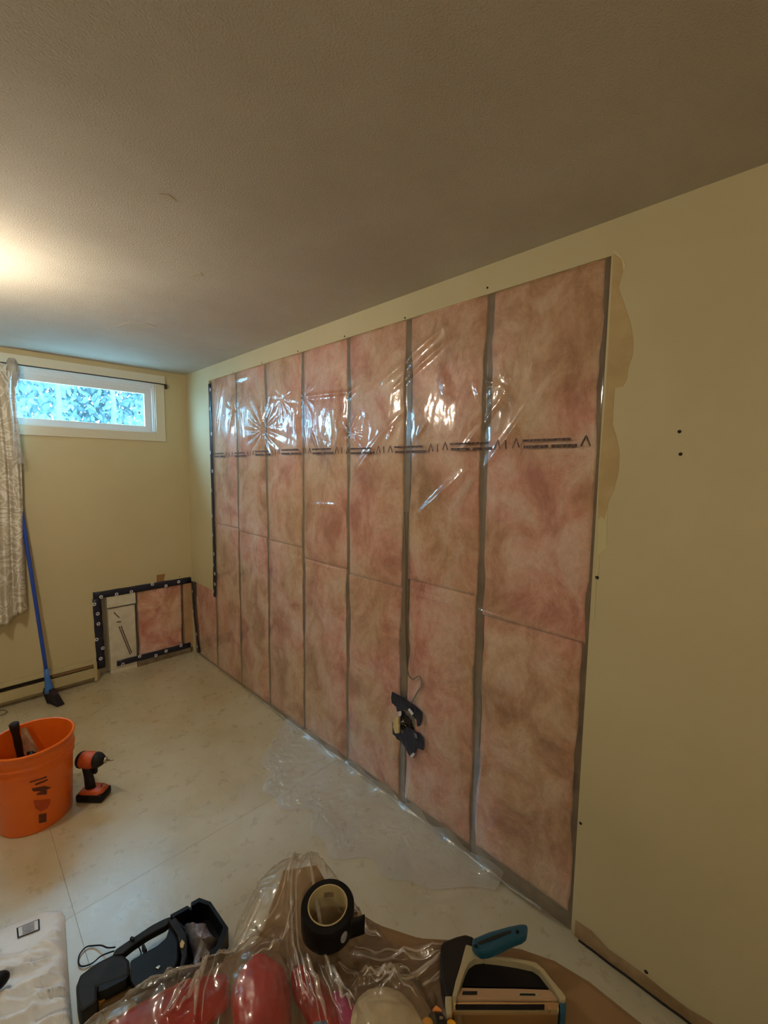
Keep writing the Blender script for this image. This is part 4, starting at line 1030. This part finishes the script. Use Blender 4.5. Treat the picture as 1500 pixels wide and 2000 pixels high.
m_fold_glint = film('fold_glint', veil=.30, base=.22, edge=.5, rough=.10, bump=.3, veilc=(.80, .72, .66))  # milky ribbons for doubled film, fold highlights put into the colour
rg = random.Random(77)
for (a, b), (_, c) in zip(FRW[0::2], FRW[1::2]):
    for rep in range(2):
        o1 = np.array([rg.uniform(-.006, .006), rg.uniform(-.006, .006)])*(1+rep*1.4); q = []
        for t in np.linspace(0, 1, 26):
            p_ = (1-t)**2*a+2*t*(1-t)*(b*1.5-.25*(a+c))+t*t*c+o1+.0015*math.sin(t*17+rep)
            if inside(p_, P): q.append((p_[0], p_[1], film_h(p_[0], p_[1], .05)+.0012))
        if len(q) < 8: continue
        nq = len(q); Vf = []
        wd = rg.uniform(.0018, .0040)*(1.25 if rep == 0 else .7)
        for i, v in enumerate(q):
            v = Vector(v); n2_ = Vector(q[min(nq-1, i+1)])-Vector(q[max(0, i-1)]); sd_ = Vector((-n2_.y, n2_.x, 0)).normalized()
            w_ = wd*math.sin(PI*(i+.5)/nq)**.6
            Vf += [v-sd_*w_, v+Vector((0, 0, w_*1.1)), v+sd_*w_]
        fo_ = mesh('fold_glint', Vf, [f for i in range(nq-1) for f in ((3*i, 3*i+1, 3*i+4, 3*i+3), (3*i+1, 3*i+2, 3*i+5, 3*i+4))], m_fold_glint); fo_.parent = bag

# tape roll
TR = Vector(PZ(640, 1764, .790)); 
roll = empty('tape_roll', (TR.x, TR.y, .742), 'thick roll of black tape with a pale cardboard core on the plastic heap', 'tape roll')
roll.rotation_euler = (math.radians(4), math.radians(-3), 0)
bm = bmesh.new(); lathe(bm, [(.0385, 0), (.050, .0), (.0515, .002), (.0515, .048), (.050, .050), (.0385, .050)], 56, close=True); o = fin('tape_body', bm, m_black, None, True); o.parent = roll; o.modifiers.new('b', 'EDGE_SPLIT').split_angle = .7
bm = bmesh.new(); lathe(bm, [(.0362, .0), (.0384, .0), (.0384, .051), (.0362, .051)], 56, close=True); o = fin('core', bm, m_corebrown, None, True); o.parent = roll; o.modifiers.new('b', 'EDGE_SPLIT').split_angle = .7
def arc_patch(name, a0, a1, z0, z1, r, m):
    V = [(r*math.cos(a), r*math.sin(a), z) for z in (z0, z1) for a in np.linspace(a0, a1, 9)]
    o = mesh(name, V, [(i, i+1, i+10, i+9) for i in range(8)], m); o.parent = roll; return o
ac = math.atan2(CAM[1]-TR.y, CAM[0]-TR.x)
arc_patch('core_print', ac+PI-.35, ac+PI+.20, .022, .034, .0360, m_plate)
def oval(cx_a, zc, r, sa, sz, m):
    V = [(r*math.cos(cx_a+sa*math.cos(t)), r*math.sin(cx_a+sa*math.cos(t)), zc+sz*math.sin(t)) for t in np.linspace(0, 2*PI, 25)[:-1]]
    o = mesh('printed_oval', V, [tuple(range(24))], m, None, False); o.parent = roll
oval(ac+.62, .026, .0522, .15, .012, m_bare)
V = []                                                     # loose end peeling off
for k in range(9):
    t = k/8; a = ac+.95+.05*t; r = .052+.022*t**1.6
    for z in (.002, .048): V.append((r*math.cos(a+.25*t), r*math.sin(a+.25*t), z))
o = mesh('loose_end', V, [(2*i, 2*i+1, 2*i+3, 2*i+2) for i in range(8)], m_black); o.parent = roll; sd = o.modifiers.new('s', 'SOLIDIFY'); sd.thickness = .001

# staple gun lying on its side
SG = PZ(980, 1900, .75)
sg = empty('staple_gun', (SG[0], SG[1], TZ+.002), 'black and cream manual staple gun with chrome magazine lying on the carton', 'staple gun')
ZS = lambda P: [(820+x/4.1667, 1760+y/4.1667) for x, y in P]
def sp_(name, P, z0, z1, m, bev=.002, label=None):
    bm = bmesh.new(); prism(bm, pxpoly(ZS(P), z1), z0, z1, bev); o = keep(fin(name, bm, m), sg)
    if label: o['label'] = label
    return o
b0 = TZ+.003
sp_('head_cover', [(170, 360), (195, 325), (300, 285), (370, 268), (440, 290), (430, 350), (330, 560), (300, 760), (235, 790), (205, 765), (175, 620), (165, 470)], b0, .752, m_black2, .004)
sp_('frame_front', [(375, 350), (430, 365), (470, 400), (530, 425), (520, 455), (450, 465), (400, 500), (370, 560), (335, 660), (300, 775), (262, 775), (290, 650), (330, 520)], b0, .757, m_grey, .002, 'cream metal front of the frame')
sp_('frame_top', [(520, 425), (620, 440), (740, 455), (880, 480), (945, 495), (1010, 550), (1080, 640), (1160, 735), (1188, 775), (1180, 805), (1150, 800), (1100, 720), (1030, 630), (975, 560), (920, 522), (800, 495), (640, 470), (520, 457)], b0, .757, m_grey, .002, 'cream metal top of the frame')
sp_('lever', [(400, 505), (450, 470), (520, 462), (640, 475), (800, 500), (915, 527), (970, 565), (1025, 635), (1095, 725), (1140, 790), (1060, 715), (900, 705), (700, 700), (480, 695), (350, 690), (340, 665), (375, 560)], b0, .744, m_black, .002)
sp_('body_rail', [(340, 700), (500, 705), (760, 708), (1050, 718), (1080, 735), (1125, 800), (700, 800), (310, 800), (300, 775)], b0, .750, m_pinkmetal, .002, 'brushed metal side rail')
sp_('magazine', [(255, 815), (500, 812), (900, 816), (1138, 812), (1140, 910), (900, 908), (500, 910), (258, 905)], b0, .747, m_chrome, .004, 'chrome magazine')
sp_('magazine_groove', [(290, 838), (1015, 838), (1015, 880), (290, 880)], .7465, .7485, m_black, .0004)
sp_('pusher_knob', [(1035, 850), (1060, 845), (1065, 885), (1040, 890)], .746, .752, m_chrome, .001)
sp_('end_cap', [(1140, 808), (1175, 805), (1192, 830), (1192, 890), (1178, 920), (1142, 912)], b0, .750, m_teal, .002, 'teal end cap')
sp_('nose', [(205, 770), (262, 770), (262, 915), (215, 925)], b0, .752, m_grey, .002)
sp_('label_plate', [(350, 732), (468, 732), (465, 760), (345, 760)], .7495, .7508, m_black2, .0002)
sp_('label_plate', [(805, 742), (960, 744), (985, 762), (955, 775), (800, 772)], .7495, .7505, m_grey, .0002)
sp_('label_text', [(815, 750), (940, 752), (940, 768), (812, 767)], .7500, .7510, m_black2, .0001)
# utility knife
kn = empty('utility_knife', tuple(PZ(975, 1830, .75)), 'teal utility knife lying across the top of the staple gun', 'knife')
def kp(name, P, z0, z1, m, bev=.003):
    bm = bmesh.new(); prism(bm, pxpoly(ZS(P), z1), z0, z1, bev); return keep(fin(name, bm, m), kn)
kp('grip', [(425, 300), (560, 245), (720, 200), (820, 180), (870, 182), (880, 205), (872, 260), (835, 288), (760, 315), (640, 375), (560, 405), (500, 410), (450, 375), (425, 345)], .758, .776, m_teal, .005)
kp('slider', [(780, 235), (800, 228), (808, 245), (790, 252)], .7755, .780, m_black, .001)
kp('grip_inlay', [(470, 335), (600, 280), (740, 235), (745, 250), (610, 305), (490, 350)], .7755, .7775, m_black2, .0008)
kp('screw', [(438, 352), (470, 350), (472, 368), (445, 370)], .7755, .778, m_black, .0008)

# yellow handled tool at the bottom edge
yt = empty('pliers', tuple(PZ(858, 1995, TZ)), 'yellow-handled pliers with a dark pivot and orange tip, at the bottom edge', 'pliers')
YP = lambda P: [(600+x/3.75, 1840+y/3.75) for x, y in P]
def yp(name, P, z0, z1, m, bev=.003):
    bm = bmesh.new(); prism(bm, pxpoly(YP(P), z1), z0, z1, bev); return keep(fin(name, bm, m), yt)
z0_ = TZ+.028
yp('handle', [(838, 590), (845, 555), (870, 540), (905, 545), (925, 575), (928, 700), (850, 720)], z0_-.02, z0_+.004, m_yel)
yp('handle', [(1020, 570), (1050, 550), (1085, 575), (1105, 620), (1120, 720), (1030, 710)], z0_-.02, z0_+.004, m_yel)
yp('pivot', [(885, 515), (930, 505), (985, 508), (1010, 540), (1030, 600), (1030, 700), (930, 700), (925, 575), (905, 545)], z0_-.02, z0_+.006, m_black2)
yp('tip', [(945, 458), (985, 490), (990, 508), (925, 508), (912, 492)], z0_-.02, z0_+.003, mat('orange_tip', lin((226, 142, 66)), .5), .002)
yp('pivot_screw', [(968, 540), (995, 540), (998, 565), (970, 568)], z0_+.004, z0_+.008, m_steel, .001)

# ------------------------------------------------------------------ ceiling lamp and added fill lamp (outside the frame)
def lamp(loc, e, label):
    r = empty('ceiling_lamp', (loc[0], loc[1], H), label, 'lamp')  # also builds the added fill lamp
    bm = bmesh.new(); lathe(bm, [(.0, 0), (.07, 0), (.072, -.012), (.045, -.03), (.022, -.034), (.022, loc[2]-H+.045)], 32); o = fin('lamp_base', bm, m_foam, None, True); o.parent = r
    bm = bmesh.new(); bmesh.ops.create_uvsphere(bm, u_segments=24, v_segments=14, radius=.038)
    for v in bm.verts: v.co.z = v.co.z*1.15+loc[2]-H
    o = fin('bulb', bm, emis('warm_bulb', (1.0, .885, .69), e), None, True); o.parent = r
lamp(LAMP, LAMP_E*10, 'bare-bulb ceiling lamp between the bucket and the window')
lamp((-2.3, -4.9, 2.27), FILL_LAMP_E*10, 'added bare-bulb fill lamp behind the viewpoint')  # unseen lamp, added to brighten the near ceiling and right wall
